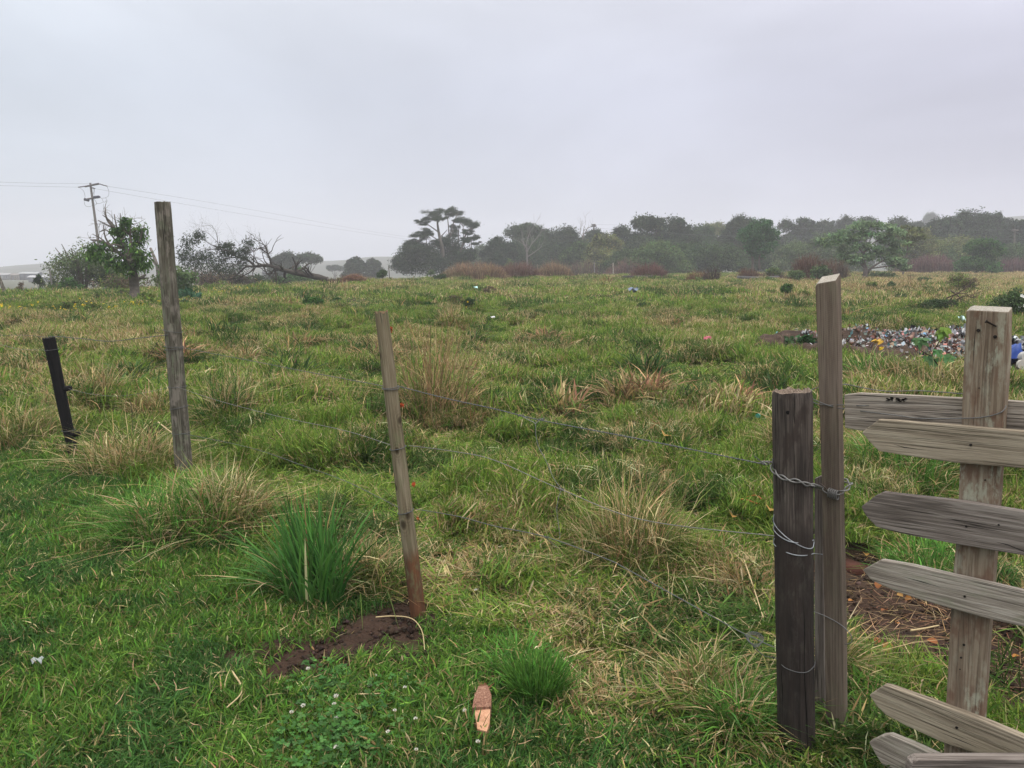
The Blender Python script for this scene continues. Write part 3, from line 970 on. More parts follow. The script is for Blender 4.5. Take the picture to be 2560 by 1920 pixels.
def timber(name, pl, poly, off, thick, mat, parent, along=None, jit=.0007, bev=.0035, sub=.05, back=None, seed=0, label=None, endmat=None):
    """poly: pixel outline of the front face; along: pixel pair giving the grain direction"""
    ext = []
    for i, (u, v) in enumerate(poly):       # boards run on past the edge of the picture
        if u == 2720:
            q = poly[i - 1] if poly[i - 1][0] != 2720 else poly[(i + 1) % len(poly)]
            k = 1 + 640 / (u - q[0])
            u, v = q[0] + (u - q[0]) * k, q[1] + (v - q[1]) * k
        ext.append((u, v))
    pts = [pl.at(u, v, off) for u, v in ext]
    dense = []
    r = random.Random(seed)
    for i, p in enumerate(pts):
        q = pts[(i + 1) % len(pts)]
        k = max(1, int((q - p).length / sub))
        for j in range(k):
            e = p.lerp(q, j / k)
            if j: e = e + Vector((0, 0, 1)) * r.gauss(0, jit) + pl.d * r.gauss(0, jit)
            dense.append(e)
    bm = bmesh.new()
    fv = [bm.verts.new(p) for p in dense]
    bv = [bm.verts.new(p - pl.n * thick + (back or Vector())) for p in dense]
    n = len(fv)
    bm.faces.new(fv); bm.faces.new(bv[::-1])
    for i in range(n):
        bm.faces.new((fv[(i + 1) % n], fv[i], bv[i], bv[(i + 1) % n]))
    bmesh.ops.recalc_face_normals(bm, faces=bm.faces)
    if bev:
        es = [e for e in bm.edges if len(e.link_faces) == 2 and e.calc_face_angle(0) > .9]
        bmesh.ops.bevel(bm, geom=es, offset=bev, segments=2, affect='EDGES', profile=.6)
    me = bpy.data.meshes.new(name)
    bm.to_mesh(me); bm.free()
    a0, a1 = along or (poly[0], poly[1])
    A0 = pl.at(*a0, off); AL = (pl.at(*a1, off) - A0).normalized()
    AC = pl.n.cross(AL).normalized()
    g = me.attributes.new('grain', 'FLOAT_VECTOR', 'POINT')
    for i, v in enumerate(me.vertices):
        w_ = v.co - A0
        g.data[i].vector = (w_.dot(AC), w_.dot(pl.n), w_.dot(AL))
    me.materials.append(mat)
    if endmat is not None:
        me.materials.append(endmat)
        for p in me.polygons:
            if p.normal.dot(AL) > .45: p.material_index = 1
    o = link(name, me, parent)
    if label: o['label'] = label
    return o


def nailhead(pl, u, v, off, r, parent, name='nail_head', col=(.02, .016, .014), depth=.004):
    c = pl.at(u, v, off)
    b = MB(); b.tube([c - pl.n * .008, c + pl.n * depth * .5], r, r * .9, 12, col)
    return b.build(name, M['rusty'], parent)

# upright sawn plank beside the thick post
PY = 2.44
ppl = Plane(P(2070, 1300, PY), (.74, -.67, 0))
pb = ppl.at(2085, 1885)
plroot = empty('plank_post', (pb.x, pb.y, H(pb.x, pb.y)), 'tall square-sawn plank standing upright beside the thick dark post', 'plank')
timber('plank', ppl, [(2038, 716), (2044, 709), (2089, 701), (2091, 712), (2093, 800), (2100, 1240), (2107, 1560), (2110, 1900), (2066, 1900), (2062, 1650), (2055, 1240), (2043, 850)], 0, .036, W_PLANK, plroot, along=((2066, 1900), (2038, 716)), sub=.12, jit=.0004, bev=.002, seed=1,
       back=Vector((0, 0, .022)), endmat=W_PLANK_END)
# thin slat between them
spl = Plane(P(2046, 1500, 2.50), (.80, -.60, 0))
sb = spl.at(2046, 1885)
slroot = empty('thin_slat', (sb.x, sb.y, H(sb.x, sb.y)), 'thin grey slat wedged between the thick post and the sawn plank', 'slat')
timber('slat', spl, [(2036, 1197), (2052, 1190), (2056, 1197), (2064, 1895), (2036, 1895)], 0, .02, W_GATE[2], slroot, along=((2046, 1885), (2046, 1195)), bev=.0015, sub=.1, seed=2)

# ------------------------------------------------------------------ gate
gpl = Plane(P(2155, 1270, 2.25), (.67, -.74, 0))
gp = gpl.at(2400, 1880)
groot = empty('picket_gate', (gp.x, gp.y, H(gp.x, gp.y)), 'wooden gate of pointed grey boards nailed to an upright batten', 'gate')
BATTEN = timber('batten', gpl, [(2415, 778), (2424, 775), (2521, 780), (2519, 900), (2507, 1060), (2497, 1240), (2474, 1560), (2452, 1890), (2358, 1890), (2375, 1560), (2396, 1240), (2405, 1000)], 0, .032, W_BATTEN, groot, along=((2405, 1890), (2468, 770)), sub=.07, jit=.0006, seed=3, back=Vector((0, 0, .012)), endmat=W_PLANK_END)
RAIL = timber('top_rail', gpl, [(2110, 987), (2146, 983), (2300, 990), (2420, 996), (2720, 1018), (2720, 1120), (2420, 1085), (2260, 1079), (2150, 1077), (2112, 1070)], -.036, .026, W_GATE[0], groot, along=((2110, 1030), (2700, 1065)), sub=.06, jit=.0012, seed=4)
G_OFF = .027
BOARD1 = timber('pointed_board', gpl, [(2154, 1082), (2163, 1074), (2196, 1049), (2240, 1051), (2420, 1066), (2560, 1079), (2720, 1098), (2720, 1196), (2560, 1171), (2388, 1157), (2290, 1143), (2197, 1128), (2180, 1112)], G_OFF, .024, W_GATE[1], groot, along=((2160, 1095), (2700, 1150)), sub=.06, seed=5)
BOARD2 = timber('pointed_board', gpl, [(2152, 1267), (2190, 1238), (2206, 1231), (2285, 1240), (2420, 1255), (2560, 1279), (2720, 1310), (2720, 1425), (2560, 1389), (2480, 1376), (2376, 1358), (2240, 1331), (2192, 1318), (2166, 1292)], G_OFF, .024, W_GATE[2], groot, along=((2160, 1275), (2700, 1365)), sub=.06, seed=6)
BOARD3 = timber('pointed_board', gpl, [(2156, 1425), (2200, 1401), (2211, 1402), (2280, 1414), (2376, 1437), (2476, 1459), (2560, 1479), (2720, 1522), (2720, 1614), (2560, 1568), (2470, 1547), (2370, 1520), (2240, 1480), (2180, 1452)], G_OFF, .024, W_GATE[3], groot, along=((2160, 1435), (2700, 1560)), sub=.06, seed=7)
BOARD4 = timber('pointed_board', gpl, [(2173, 1738), (2210, 1714), (2224, 1717), (2330, 1755), (2460, 1803), (2560, 1845), (2720, 1918), (2720, 2010), (2560, 1932), (2450, 1888), (2352, 1855), (2260, 1812), (2215, 1788), (2192, 1766)], G_OFF, .026, W_GATE[1], groot, along=((2180, 1745), (2700, 1960)), sub=.06, seed=8)
BOARD5 = timber('pointed_board', gpl, [(2172, 1856), (2205, 1840), (2224, 1838), (2290, 1865), (2370, 1902), (2480, 1950), (2480, 2040), (2330, 1975), (2250, 1935), (2205, 1912), (2188, 1885)], G_OFF - .002, .026, W_GATE[3], groot, along=((2180, 1862), (2470, 2000)), sub=.06, seed=9)
fpl = Plane(P(2400, 1900, 1.78), (1, -.02, 0))
timber('bottom_rail', fpl, [(2281, 1910), (2297, 1900), (2440, 1899), (2740, 1897), (2740, 1985), (2268, 1985), (2276, 1925)], 0, .03, W_GATE[2], groot, along=((2281, 1940), (2740, 1938)), sub=.1, seed=10)
# nails, holes
for (u, v, r) in ((2446, 826, .0048), (2488, 842, .0048)):
    nailhead(gpl, u, v, .0005, r, BATTEN, 'bolt_hole')
for (u, v, o, r) in ((2448, 970, 0, .0018), (2427, 1112, G_OFF, .0038), (2416, 1316, G_OFF, .0035), (2497, 1312, G_OFF, .0028), (2412, 1491, G_OFF, .0034), (2392, 1819, G_OFF, .0042), (2410, 1612, 0, .0036), (2403, 1644, 0, .003), (2463, 1200, 0, .0024), (2400, 1673, 0, .0015)):
    nailhead(gpl, u, v, o + .0004, r, BATTEN if o == 0 else BOARD1 if v < 1200 else BOARD2 if v < 1400 else BOARD3 if v < 1600 else BOARD4)
p0, p1 = gpl.at(2467, 804, .012), gpl.at(2491, 816, .001)
b = MB(); b.tube([p0 + (p0 - p1) * .02, p0, p1], [.0042, .0026, .002], None, 8, (.03, .022, .018)); b.tube([p0 - (p1 - p0) * .02, p0 - (p1 - p0) * .1], .0052, .0052, 10, (.03, .022, .018))
b.build('bent_nail', M['rusty'], BATTEN)
for pix, o in (([(2480, 1352), (2520, 1362), (2560, 1378), (2600, 1392)], G_OFF), ([(2225, 1108), (2260, 1118), (2330, 1128)], G_OFF), ([(2240, 1437), (2300, 1453), (2370, 1474)], G_OFF), ([(2330, 1822), (2400, 1850), (2470, 1880)], G_OFF), ([(2130, 1050), (2180, 1054), (2250, 1060)], -.036), ([(2440, 800), (2436, 860), (2432, 930)], 0)):
    b = MB(); pts = [gpl.at(u, v, o - .0005) for u, v in pix]
    b.tube(pts, [.0003] + [.0013] * (len(pts) - 2) + [.0003], None, 6, (.012, .010, .009))
    b.build('crack', M['rusty'], BATTEN if o == 0 else RAIL if o < 0 else BOARD1 if pix[0][1] < 1200 else BOARD2 if pix[0][1] < 1400 else BOARD3 if pix[0][1] < 1600 else BOARD4)
# burnt mark on the rail: charred splinters
b = MB()
for i in range(26):
    c = gpl.at(2216 + rng.uniform(0, 54), 998 + rng.normal(0, 3), -.034)
    b.box(c, (abs(rng.normal(.006, .003)), .002, abs(rng.normal(.003, .001))), (.008, .007, .007))
b.build('charred_mark', M['bark'], RAIL)

# ------------------------------------------------------------------ wires
def poly(pts3, n=6):
    """smooth curve through points (Catmull-Rom)"""
    p = [pts3[0]] + list(pts3) + [pts3[-1]]
    r = []
    for i in range(1, len(p) - 2):
        for k in range(n):
            t = k / n
            a, b_, c, d = p[i - 1], p[i], p[i + 1], p[i + 2]
            r.append(.5 * ((2 * b_) + (c - a) * t + (2 * a - 5 * b_ + 4 * c - d) * t * t + (3 * b_ - a - 3 * c + d) * t ** 3))
    r.append(p[-2])
    return r


def lerpY(pts, Ys):
    """pixels with forward distances; missing distances are interpolated along the pixel u"""
    return [P(u, v, y) for (u, v), y in zip(pts, Ys)]


def span(pts, y0, y1):
    """a straight run in plan from distance y0 to y1 (perspective-correct)"""
    u0, u1 = pts[0][0], pts[-1][0]
    return [P(u, v, 1 / ((1 / y0) + (1 / y1 - 1 / y0) * ((u - u0) / (u1 - u0)))) for u, v in pts]


def twist(path, r, rw, pitch, col, mb, sides=6):
    for s in (0, math.pi):
        L = 0; pts = []
        for i, p in enumerate(path):
            if i: L += (p - path[i - 1]).length
            t = (path[min(i + 1, len(path) - 1)] - path[max(i - 1, 0)]).normalized()
            N = t.cross(Vector((0, 0, 1))).normalized(); B = t.cross(N)
            a = s + L / pitch * 2 * math.pi
            pts.append(p + N * (math.cos(a) * r) + B * (math.sin(a) * r))
        mb.tube(pts, rw, rw, sides, col)

GW = 'horizontal wires of the fence'
yl, ym, yt = lb.y - R0 * .6, MID_B.y - mR0, THICK_B.y - tR0 * .3
RW = .0015
def wire(name, label, builder, group=GW):
    b = MB(); builder(b)
    return tag(b.build(name, M['metal'], None, True), label, 'wire', group)

def w_top(b):
    p = span([(437, 867), (472, 872), (537, 885), (618, 900), (760, 928), (958, 965)], yl, ym)
    b.tube(poly(p, 8), RW, RW, 6, WIRE_C)
    p = span([(998, 966), (1120, 997), (1240, 1023), (1350, 1050), (1600, 1098), (1918, 1162)], ym, yt)
    twist(poly(p, 60), .0013, .0013, .035, WIRE_C, b)
wire('fence_wire', 'topmost twisted wire running from the tall post to the thick post', w_top)
def w_mid(b):
    p = span([(442, 967), (540, 1000), (700, 1042), (860, 1076), (981, 1114)], yl, ym)
    b.tube(poly(p, 8), RW * .85, RW * .85, 6, (.22, .21, .20))
    p = span([(1022, 1114), (1130, 1128), (1234, 1150), (1404, 1224), (1604, 1299), (1936, 1340)], ym, yt)
    b.tube(poly(p, 10), RW, RW, 6, (.20, .19, .18))
wire('fence_wire', 'middle sagging wire passing the leaning pale post halfway up', w_mid)
def w_low(b):
    p = span([(452, 1083), (620, 1118), (760, 1165), (871, 1206), (999, 1270)], yl, ym)
    b.tube(poly(p, 8), RW * .9, RW * .9, 6, WIRE_C)
    p = span([(1040, 1273), (1140, 1290), (1240, 1316), (1367, 1343), (1515, 1397), (1562, 1420), (1696, 1494), (1797, 1550), (1860, 1584), (1935, 1618)], ym, yt)
    b.tube(poly(p, 10), RW * 1.1, RW * 1.1, 6, WIRE_C)
    # loose coil near the thick post and the end that wraps it
    for k in range(3):
        cc = P(1887, 1595 + k * 3, yt)
        b.tube([cc + Vector((math.cos(a) * (.027 - .004 * k), math.sin(a) * .02, math.sin(a) * .011)) for a in np.linspace(0, 6.4, 26)], RW * .8, RW * .8, 6, WIRE_C)
    q = [P(1862, 1588, yt), P(1885, 1617, yt), P(1912, 1640, yt)] + [tsurf(u, v, .002) for u, v in ((1936, 1652), (1955, 1660), (1980, 1664), (2005, 1664), (2028, 1657), (2036, 1650))]
    b.tube(poly(q, 6), RW * .9, RW * .9, 6, WIRE_C)
wire('fence_wire', 'lowest wire ending in a loose coil beside the thick post', w_low)
def w_left(b):
    p = [P(u, v, y) for (u, v), y in zip([(-60, 838), (0, 838), (60, 838), (119, 843)], (6.3, 6.25, 6.2, BLACK_B.y - bR))]
    b.tube(poly(p, 6), RW, RW, 6, WIRE_C)
    p = span([(119, 843), (137, 841), (208, 847), (273, 853), (342, 846), (404, 839), (420, 836)], BLACK_B.y - bR, yl)
    twist(poly(p, 20), .0022, .0016, .05, WIRE_C, b)
wire('fence_wire', 'twisted wire from the black post top to the tall grey post', w_left)
def w_left2(b):
    p = [P(u, v, y) for (u, v), y in zip([(-60, 850), (0, 861), (50, 873), (120, 875)], (6.3, 6.25, 6.22, BLACK_B.y - bR))]
    b.tube(poly(p, 6), RW * .8, RW * .8, 6, (.2, .2, .2))
    p = span([(172, 972), (228, 985), (300, 990), (380, 978), (430, 967)], BLACK_B.y - bR, yl)
    b.tube(poly(p, 6), RW * .8, RW * .8, 6, (.2, .2, .2))
wire('fence_wire', 'slack lower wire tied low on the charred black post', w_left2)
def w_stay(b):
    p = span([(404, 841), (360, 905), (322, 968), (318, 988), (329, 1017), (331, 1072)], yl, lb.y + .1)
    q = [P(u, v, yl) for (u, v) in [(404, 841), (362, 904), (322, 966), (319, 988), (329, 1017), (331, 1075)]]
    b.tube(poly(q, 5), RW, RW, 6, (.07, .065, .06))
wire('stay_wire', 'dark slanting wire hanging from the tall post to the grass', w_stay, None)
def w_drop(b):
    y0 = 1 / ((1 / ym) + (1 / yt - 1 / ym) * ((1345 - 998) / 920.)) - .004
    for q in ([(1302, 1039), (1322, 1050), (1338, 1060), (1340, 1090), (1347, 1118), (1364, 1150), (1384, 1195), (1404, 1224)], [(1338, 1060), (1348, 1051), (1356, 1047), (1360, 1051)],
              [(1404, 1224), (1396, 1246), (1392, 1275), (1396, 1310), (1400, 1338), (1398, 1346)]):
        b.tube(poly([P(u, v, y0) for u, v in q], 6), RW * .9, RW * .9, 6, (.25, .25, .25))
    for (u, v) in ((1302, 1039), (1355, 1048), (1404, 1224), (1365, 1343)):     # knots
        c = P(u, v, y0)
        b.tube([c + Vector((-.012 + .0012 * i, math.cos(i * 1.1) * .0045, math.sin(i * 1.1) * .0045)) for i in range(20)], RW * .8, RW * .8, 5, WIRE_C)
    b.tube(poly([P(u, v, y0) for u, v in [(1366, 1345), (1380, 1358), (1398, 1372)]], 5), RW * .8, RW * .8, 5, WIRE_C)
wire('dropper_wire', 'thin kinked wire tying the three horizontal fence wires together', w_drop, None)
# heavy twisted wire round the thick post and plank
def w_heavy(b):
    q = [P(1905, 1158, yt)] + [tsurf(u, v, .006) for u, v in ((1926, 1168), (1936, 1182), (1952, 1191), (1968, 1198), (1986, 1199), (2004, 1205), (2022, 1211), (2034, 1214))]
    q += [ppl.at(u, v, .008) for u, v in ((2052, 1220), (2066, 1228), (2080, 1231), (2094, 1233))]
    q += [ppl.at(u, v, o) for u, v, o in ((2110, 1228, .003), (2121, 1218, -.015), (2127, 1210, -.03), (2118, 1203, -.045), (2106, 1199, -.05))]
    twist(poly(q, 14), .0052, .0026, .075, (.20, .195, .19), b, 8)
    for k in range(5):
        c0 = ppl.at(2072 + k * 5, 1232 + k * 1.5, .010)
        b.tube([c0 + ppl.n * (math.cos(a) * .010) + Vector((.0008 * a, 0, math.sin(a) * .015)) for a in np.linspace(-1, 5.2, 16)], .0024, .0022, 7, (.17, .165, .16))
    b.tube(poly([ppl.at(u, v, .012) for u, v in ((2048, 1208), (2060, 1216), (2068, 1226))], 5), .0022, .002, 6, (.08, .06, .05))
    b.tube(poly([tsurf(u, v, .005) for u, v in ((1934, 1178), (1924, 1164), (1930, 1156), (1938, 1166), (1936, 1180))], 6), .0024, .0024, 7, (.2, .2, .2))
    b.tube(poly([P(u, v, yt - .01) for u, v in ((1886, 1140), (1898, 1150), (1908, 1158), (1918, 1163))], 4), .0016, .0016, 6, WIRE_C)
tag((lambda b: (w_heavy(b), b.build('heavy_wire_tie', M['metal'], None, True))[1])(MB()), 'heavy twisted wire binding the thick post to the sawn plank', 'wire')
def w_rings(b):
    for q in ([(1928, 1296), (1940, 1318), (1960, 1338), (1985, 1354), (2010, 1365), (2029, 1367), (2036, 1355)], [(1921, 1322), (1935, 1336), (1958, 1346), (1985, 1351), (2036, 1351)], [(1930, 1355), (1945, 1371), (1968, 1379), (2000, 1382), (2036, 1384)]):
        b.tube(poly([tsurf(u, v, .003) for u, v in q], 6), .0016, .0016, 6, (.33, .35, .38))
    b.tube(poly([tsurf(2036, 1384, .003), ppl.at(2046, 1385, .004), ppl.at(2056, 1386, .004)], 4), .0016, .0016, 6, (.33, .35, .38))
tag((lambda b: (w_rings(b), b.build('loose_wire_loops', M['metal'], None, True))[1])(MB()), 'three thin bright wire loops slung round the thick dark post', 'wire')
def w_end(b):
    b.tube(poly([ppl.at(u, v, o) for u, v, o in ((2027, 1527, .012), (2048, 1534, .008), (2073, 1545, .004), (2096, 1558, .003), (2114, 1572, .002), (2128, 1590, .0), (2128, 1606, -.004), (2113, 1611, -.008))], 6), .0015, .0015, 6, (.2, .2, .2))
tag((lambda b: (w_end(b), b.build('loose_wire_end', M['metal'], None, True))[1])(MB()), 'loose curved wire end crossing the foot of the sawn plank', 'wire')
def w_loop(b):
    c = (.13, .13, .13)
    f1 = [ppl.at(u, v, o) for u, v, o in ((2046, 969, -.03), (2032, 973, -.015), (2023, 984, .0), (2027, 993, .006), (2046, 1004, .006), (2076, 1015, .005), (2100, 1021, .005))]
    f2 = [gpl.at(u, v, o) for u, v, o in ((2188, 1032, .004), (2247, 1039, .004), (2300, 1046, .004), (2397, 1046, .005), (2457, 1043, .005), (2500, 1032, .004), (2514, 1017, -.01), (2511, 1006, -.034), (2480, 990, -.036))]
    b.tube(poly(f1 + f2, 7), .0016, .0016, 6, c)
    f3 = [ppl.at(u, v, .005) for u, v in ((2032, 996), (2030, 1002), (2044, 1010), (2070, 1013), (2100, 1012))] + [gpl.at(2150, 1014, -.025), gpl.at(2172, 1013, -.034)]
    b.tube(poly(f3, 6), .0015, .0015, 6, c)
    f4 = [ppl.at(2105, 961, -.036), ppl.at(2128, 963, -.05)] + [gpl.at(u, v, -.064) for u, v in ((2155, 969), (2216, 978), (2300, 977), (2400, 984), (2440, 990))]
    b.tube(poly([ppl.at(2046, 966, -.042)] + f4, 6), .0016, .0016, 6, c)
    cc = ppl.at(2030, 1013, .004)
    b.tube([cc + Vector((.004 * math.cos(i * .9), -.004 * math.sin(i * .9), -.006 + i * .0009)) for i in range(18)], .0012, .0012, 5, (.3, .3, .3))
tag((lambda b: (w_loop(b), b.build('gate_wire_loop', M['metal'], None, True))[1])(MB()), 'long wire loop latching the gate batten to the sawn plank', 'wire')
# ------------------------------------------------------------------ tussocks and low plants
def tussock(u, v, top, hw, n, bw, greens, dead, bend, label, cat='grass tuft', name='grass_tussock', group='large grass tussocks', stalks=0, Y=None, straw=STRAW, cut=False, skew=(0, 0), base_r=.7, seg=3, neat=False):
    g = G(u, v) if Y is None else on_ground(u, Y)
    hh = (v - top) / F * g.y * 1.02 + .02
    R = hw / F * g.y
    b = MB()
    rr = R * base_r * np.sqrt(rng.uniform(0, 1, n)); th = rng.uniform(0, 2 * math.pi, n)
    base = np.stack([g.x + rr * np.cos(th), g.y + rr * np.sin(th), np.full(n, 0.)], 1)
    base[:, 2] = h(base[:, 0], base[:, 1]) - .01
    L = hh * (rng.uniform(.0, 1., n) ** .7 * .9 + .28) * (1.1 - .25 * rr / (R * base_r))
    bd = rng.uniform(bend[0], bend[1], n) * (.5 + rr / (R * base_r))
    phi = th + rng.normal(0, .8, n)
    rnd = rng.uniform(.2, 1, n); rnd[rng.uniform(0, 1, n) < dead] = -1
    tw = .1
    if cut:
        L = hh * rng.uniform(.8, 1.0, n); tw = .75
    if neat: phi = np.where(rng.uniform(0, 1, n) < .45, rng.normal(2.7, .6, n), phi)
    if cut or neat:
        b.blades(n, base, L, rng.uniform(bw[0], bw[1], n), bd, colvar(n, greens, .22, .06), rnd, colvar(n, straw, .25, .05), phi=phi, tipw=tw, seg=seg)
    else:
        # upright blades, leafy mound of short blades, sagging thatch
        n1 = n // 3
        b.blades(n1, base[:n1], L[:n1], rng.uniform(bw[0], bw[1], n1), bd[:n1] * rng.uniform(.6, 1.6, n1), colvar(n1, greens, .25, .06), rnd[:n1], colvar(n1, straw, .25, .05), phi=phi[:n1], tipw=.1, seg=4, wig=.03)
        n2 = int(n * 1.7)
        rr2 = np.sqrt(rng.uniform(0, 1, n2)); th2 = rng.uniform(0, 2 * math.pi, n2)
        lump = .7 + .6 * vn(np.cos(th2) * 2 + u, np.sin(th2) * 2 + v, 5)
        b2 = np.stack([g.x + R * .95 * lump * rr2 * np.cos(th2), g.y + R * .95 * lump * rr2 * np.sin(th2), np.zeros(n2)], 1)
        b2[:, 2] = h(b2[:, 0], b2[:, 1]) + hh * .55 * np.maximum(0, 1 - rr2 ** 2) * rng.uniform(.15, 1, n2) * lump
        d2 = rng.uniform(.2, 1, n2); d2[rng.uniform(0, 1, n2) < dead * .9] = -1
        b.blades(n2, b2, rng.uniform(.22, .6, n2) * min(hh, .45), rng.uniform(bw[0], bw[1], n2), rng.uniform(.2, 1.6, n2), colvar(n2, greens, .3, .07), d2, colvar(n2, straw, .28, .05), phi=th2 + rng.normal(0, 1.3, n2), tipw=.1)
        n3 = int(n * .35)
        i3 = rng.integers(0, n2, n3)
        b.blades(n3, b2[i3], rng.uniform(.3, .7, n3) * hh, bw[0] * .8, rng.uniform(1.0, 2.0, n3), colvar(n3, straw, .25), np.full(n3, -1.), colvar(n3, straw, .3, .05), wig=.06, zmul=.6, seg=4)
    if stalks:
        th = rng.uniform(0, 6.28, stalks); rr = R * base_r * rng.uniform(0, 1, stalks)
        bs = np.stack([g.x + rr * np.cos(th), g.y + rr * np.sin(th), np.full(stalks, g.z)], 1)
        b.blades(stalks, bs, hh * rng.uniform(.7, 1.3, stalks), bw[0] * .8, rng.uniform(.05, .5, stalks), colvar(stalks, straw, .2), np.full(stalks, -1.), colvar(stalks, straw, .2, .04), phi=th, wig=.02)
    o = b.build(name, M['tuft'])
    tag(o, label, cat, group)
    return o, g

DKG = [(.052, .120, .028), (.066, .145, .032), (.04, .095, .024)]
BRG = [(.085, .20, .034), (.105, .22, .04), (.062, .155, .03)]
OLV = [(.115, .170, .038), (.15, .20, .05), (.085, .125, .032)]
tussock(790, 1500, 1225, 130, 300, (.008, .014), [(.06, .16, .035), (.075, .19, .04), (.045, .12, .028)], .04, (.05, .6), 'big dark green strap-leaved clump beside the leaning pale post', 'strap-leaved plant', 'leafy_clump', None, seg=6, neat=True, base_r=.6)
tussock(740, 1480, 1340, 120, 110, (.007, .012), [(.07, .17, .04), (.09, .2, .05)], .08, (.5, 1.3), 'arching outer leaves around the strap-leaved clump', 'strap-leaved plant', 'leafy_clump', None, seg=6, neat=True, base_r=.5)
tussock(880, 1450, 1320, 90, 260, (.004, .008), [(.09, .15, .04), (.12, .18, .05)], .35, (.3, 1.3), 'ragged mixed grass between strap-leaved clump and red-footed post')
tussock(1345, 1745, 1640, 95, 900, (.003, .005), BRG, .02, (.05, .55), 'low bright green cropped clump with blunt yellow tips', cut=True, base_r=.62)
tussock(1310, 1690, 1570, 90, 150, (.004, .008), BRG, .08, (.2, .9), 'loose green grass behind the bright cropped clump')
tussock(1580, 1420, 1150, 150, 620, (.0035, .007), OLV, .38, (.1, .7), 'tall mixed green and straw tussock crossed by the middle wire', stalks=40)
tussock(1085, 1040, 800, 120, 520, (.005, .010), OLV, .55, (.1, .6), 'tall dry brown-stalked tussock behind the leaning pale post', stalks=110, straw=[(.40, .29, .15), (.30, .19, .10), (.22, .13, .08)])
tussock(562, 1040, 905, 85, 420, (.005, .009), DKG, .35, (.1, .7), 'dark dense tussock behind the tall grey post', stalks=25)
tussock(225, 1010, 890, 95, 420, (.005, .010), OLV, .6, (.2, .8), 'straw tussock just behind the charred black post', stalks=30)
tussock(60, 1105, 985, 105, 480, (.005, .009), OLV, .35, (.3, 1.1), 'drooping green tussock at the edge beside the black post')
tussock(430, 1345, 1150, 170, 520, (.0045, .009), BRG, .12, (.2, 1.0), 'lush green grass swamping the foot of the tall grey post', seg=4)
tussock(560, 1330, 1130, 130, 420, (.004, .008), OLV, .55, (.2, .9), 'straw coloured grass between the tall post and the strap-leaved clump', stalks=30)
tussock(330, 1180, 1020, 130, 460, (.0045, .008), OLV, .5, (.3, 1.1), 'matted straw tussock between the black post and tall post')
tussock(385, 1045, 960, 75, 260, (.005, .009), OLV, .8, (.3, 1.0), 'pale dry tussock beside the slanting stay wire')
tussock(930, 1470, 1330, 90, 300, (.003, .006), OLV, .3, (.3, 1.1), 'ragged grass against the back of the red-footed post')
tussock(1950, 1140, 1010, 40, 220, (.004, .007), OLV, .6, (.1, .7), 'reddish dry grass behind the thick dark post')
tussock(2260, 1230, 1060, 120, 560, (.0045, .009), BRG, .2, (.2, 1.0), 'green grass showing between the upper gate boards')
tussock(2420, 1460, 1330, 140, 420, (.004, .008), BRG, .1, (.3, 1.1), 'green grass behind the middle of the gate', Y=3.7)
tussock(2560, 1420, 1290, 70, 260, (.005, .009), DKG, .1, (.2, .9), 'dark green grass behind the gate batten', Y=3.5)
tussock(2150, 1850, 1640, 42, 260, (.0035, .007), OLV, .3, (.15, .9), 'olive grass growing at the foot of the sawn plank', Y=2.75)
tussock(1900, 1870, 1700, 100, 420, (.003, .007), BRG, .18, (.3, 1.1), 'long green grass at the foot of the thick dark post', Y=2.42)
tussock(2215, 1890, 1790, 90, 260, (.004, .008), BRG, .08, (.3, 1.1), 'green grass below the pointed gate board ends', Y=2.62)
tussock(1760, 1760, 1610, 130, 420, (.003, .0065), OLV, .4, (.3, 1.1), 'tangled olive grass under the loose wire coil')
tussock(2330, 985, 880, 170, 620, (.006, .012), OLV, .45, (.2, .9), 'tall thin grass in front of the rubbish dump', stalks=90)
tussock(2180, 960, 880, 90, 360, (.006, .012), BRG, .25, (.2, .8), 'bright grass at the near lip of the rubbish dump', stalks=20)
tussock(620, 905, 860, 60, 160, (.008, .014), OLV, .6, (.3, .9), 'sandy tussock where the topmost wire leaves the tall post')
tussock(330, 885, 845, 75, 240, (.008, .014), OLV, .45, (.3, 1.0), 'brownish tussock below the twisted wire span')
tussock(1130, 815, 765, 40, 220, (.008, .016), OLV, .6, (.2, .8), 'tan tussock with dry heads behind the pale post top', stalks=40)
tussock(1790, 900, 830, 45, 220, (.008, .014), OLV, .3, (.2, .9), 'green tussock beyond the thick post near the rubbish')
tussock(1890, 960, 900, 60, 220, (.006, .012), OLV, .35, (.3, 1.), 'dark tussock before the rocks of the rubbish dump')


def clump(mb, c, r, ncl, per, size, cols, aspect=.45, droop=.2, sig=.17, up=.3, shell=.55, var=.2):
    """foliage clusters over an ellipsoid, with gaps between them"""
    c = np.array(c); r = np.array(r, float)
    d = rng.normal(0, 1, (ncl, 3)); d[:, 2] += up
    d /= np.linalg.norm(d, axis=1, keepdims=True)
    cc = c + d * r * (shell + (1 - shell) * rng.uniform(0, 1, (ncl, 1)) ** .6)
    ccol = colvar(ncl, cols, var, .06)
    k = np.repeat(np.arange(ncl), per)
    n = len(k)
    pos = cc[k] + rng.normal(0, 1, (n, 3)) * r * sig
    mb.leaves(pos, size * rng.uniform(.6, 1.35, n), ccol[k] * np.exp(rng.normal(0, .18, (n, 1))), aspect, droop=droop)


def path3(pts, Y, jy=0.0):
    return [P(u, v, Y + random.uniform(-jy, jy)) for u, v in pts]


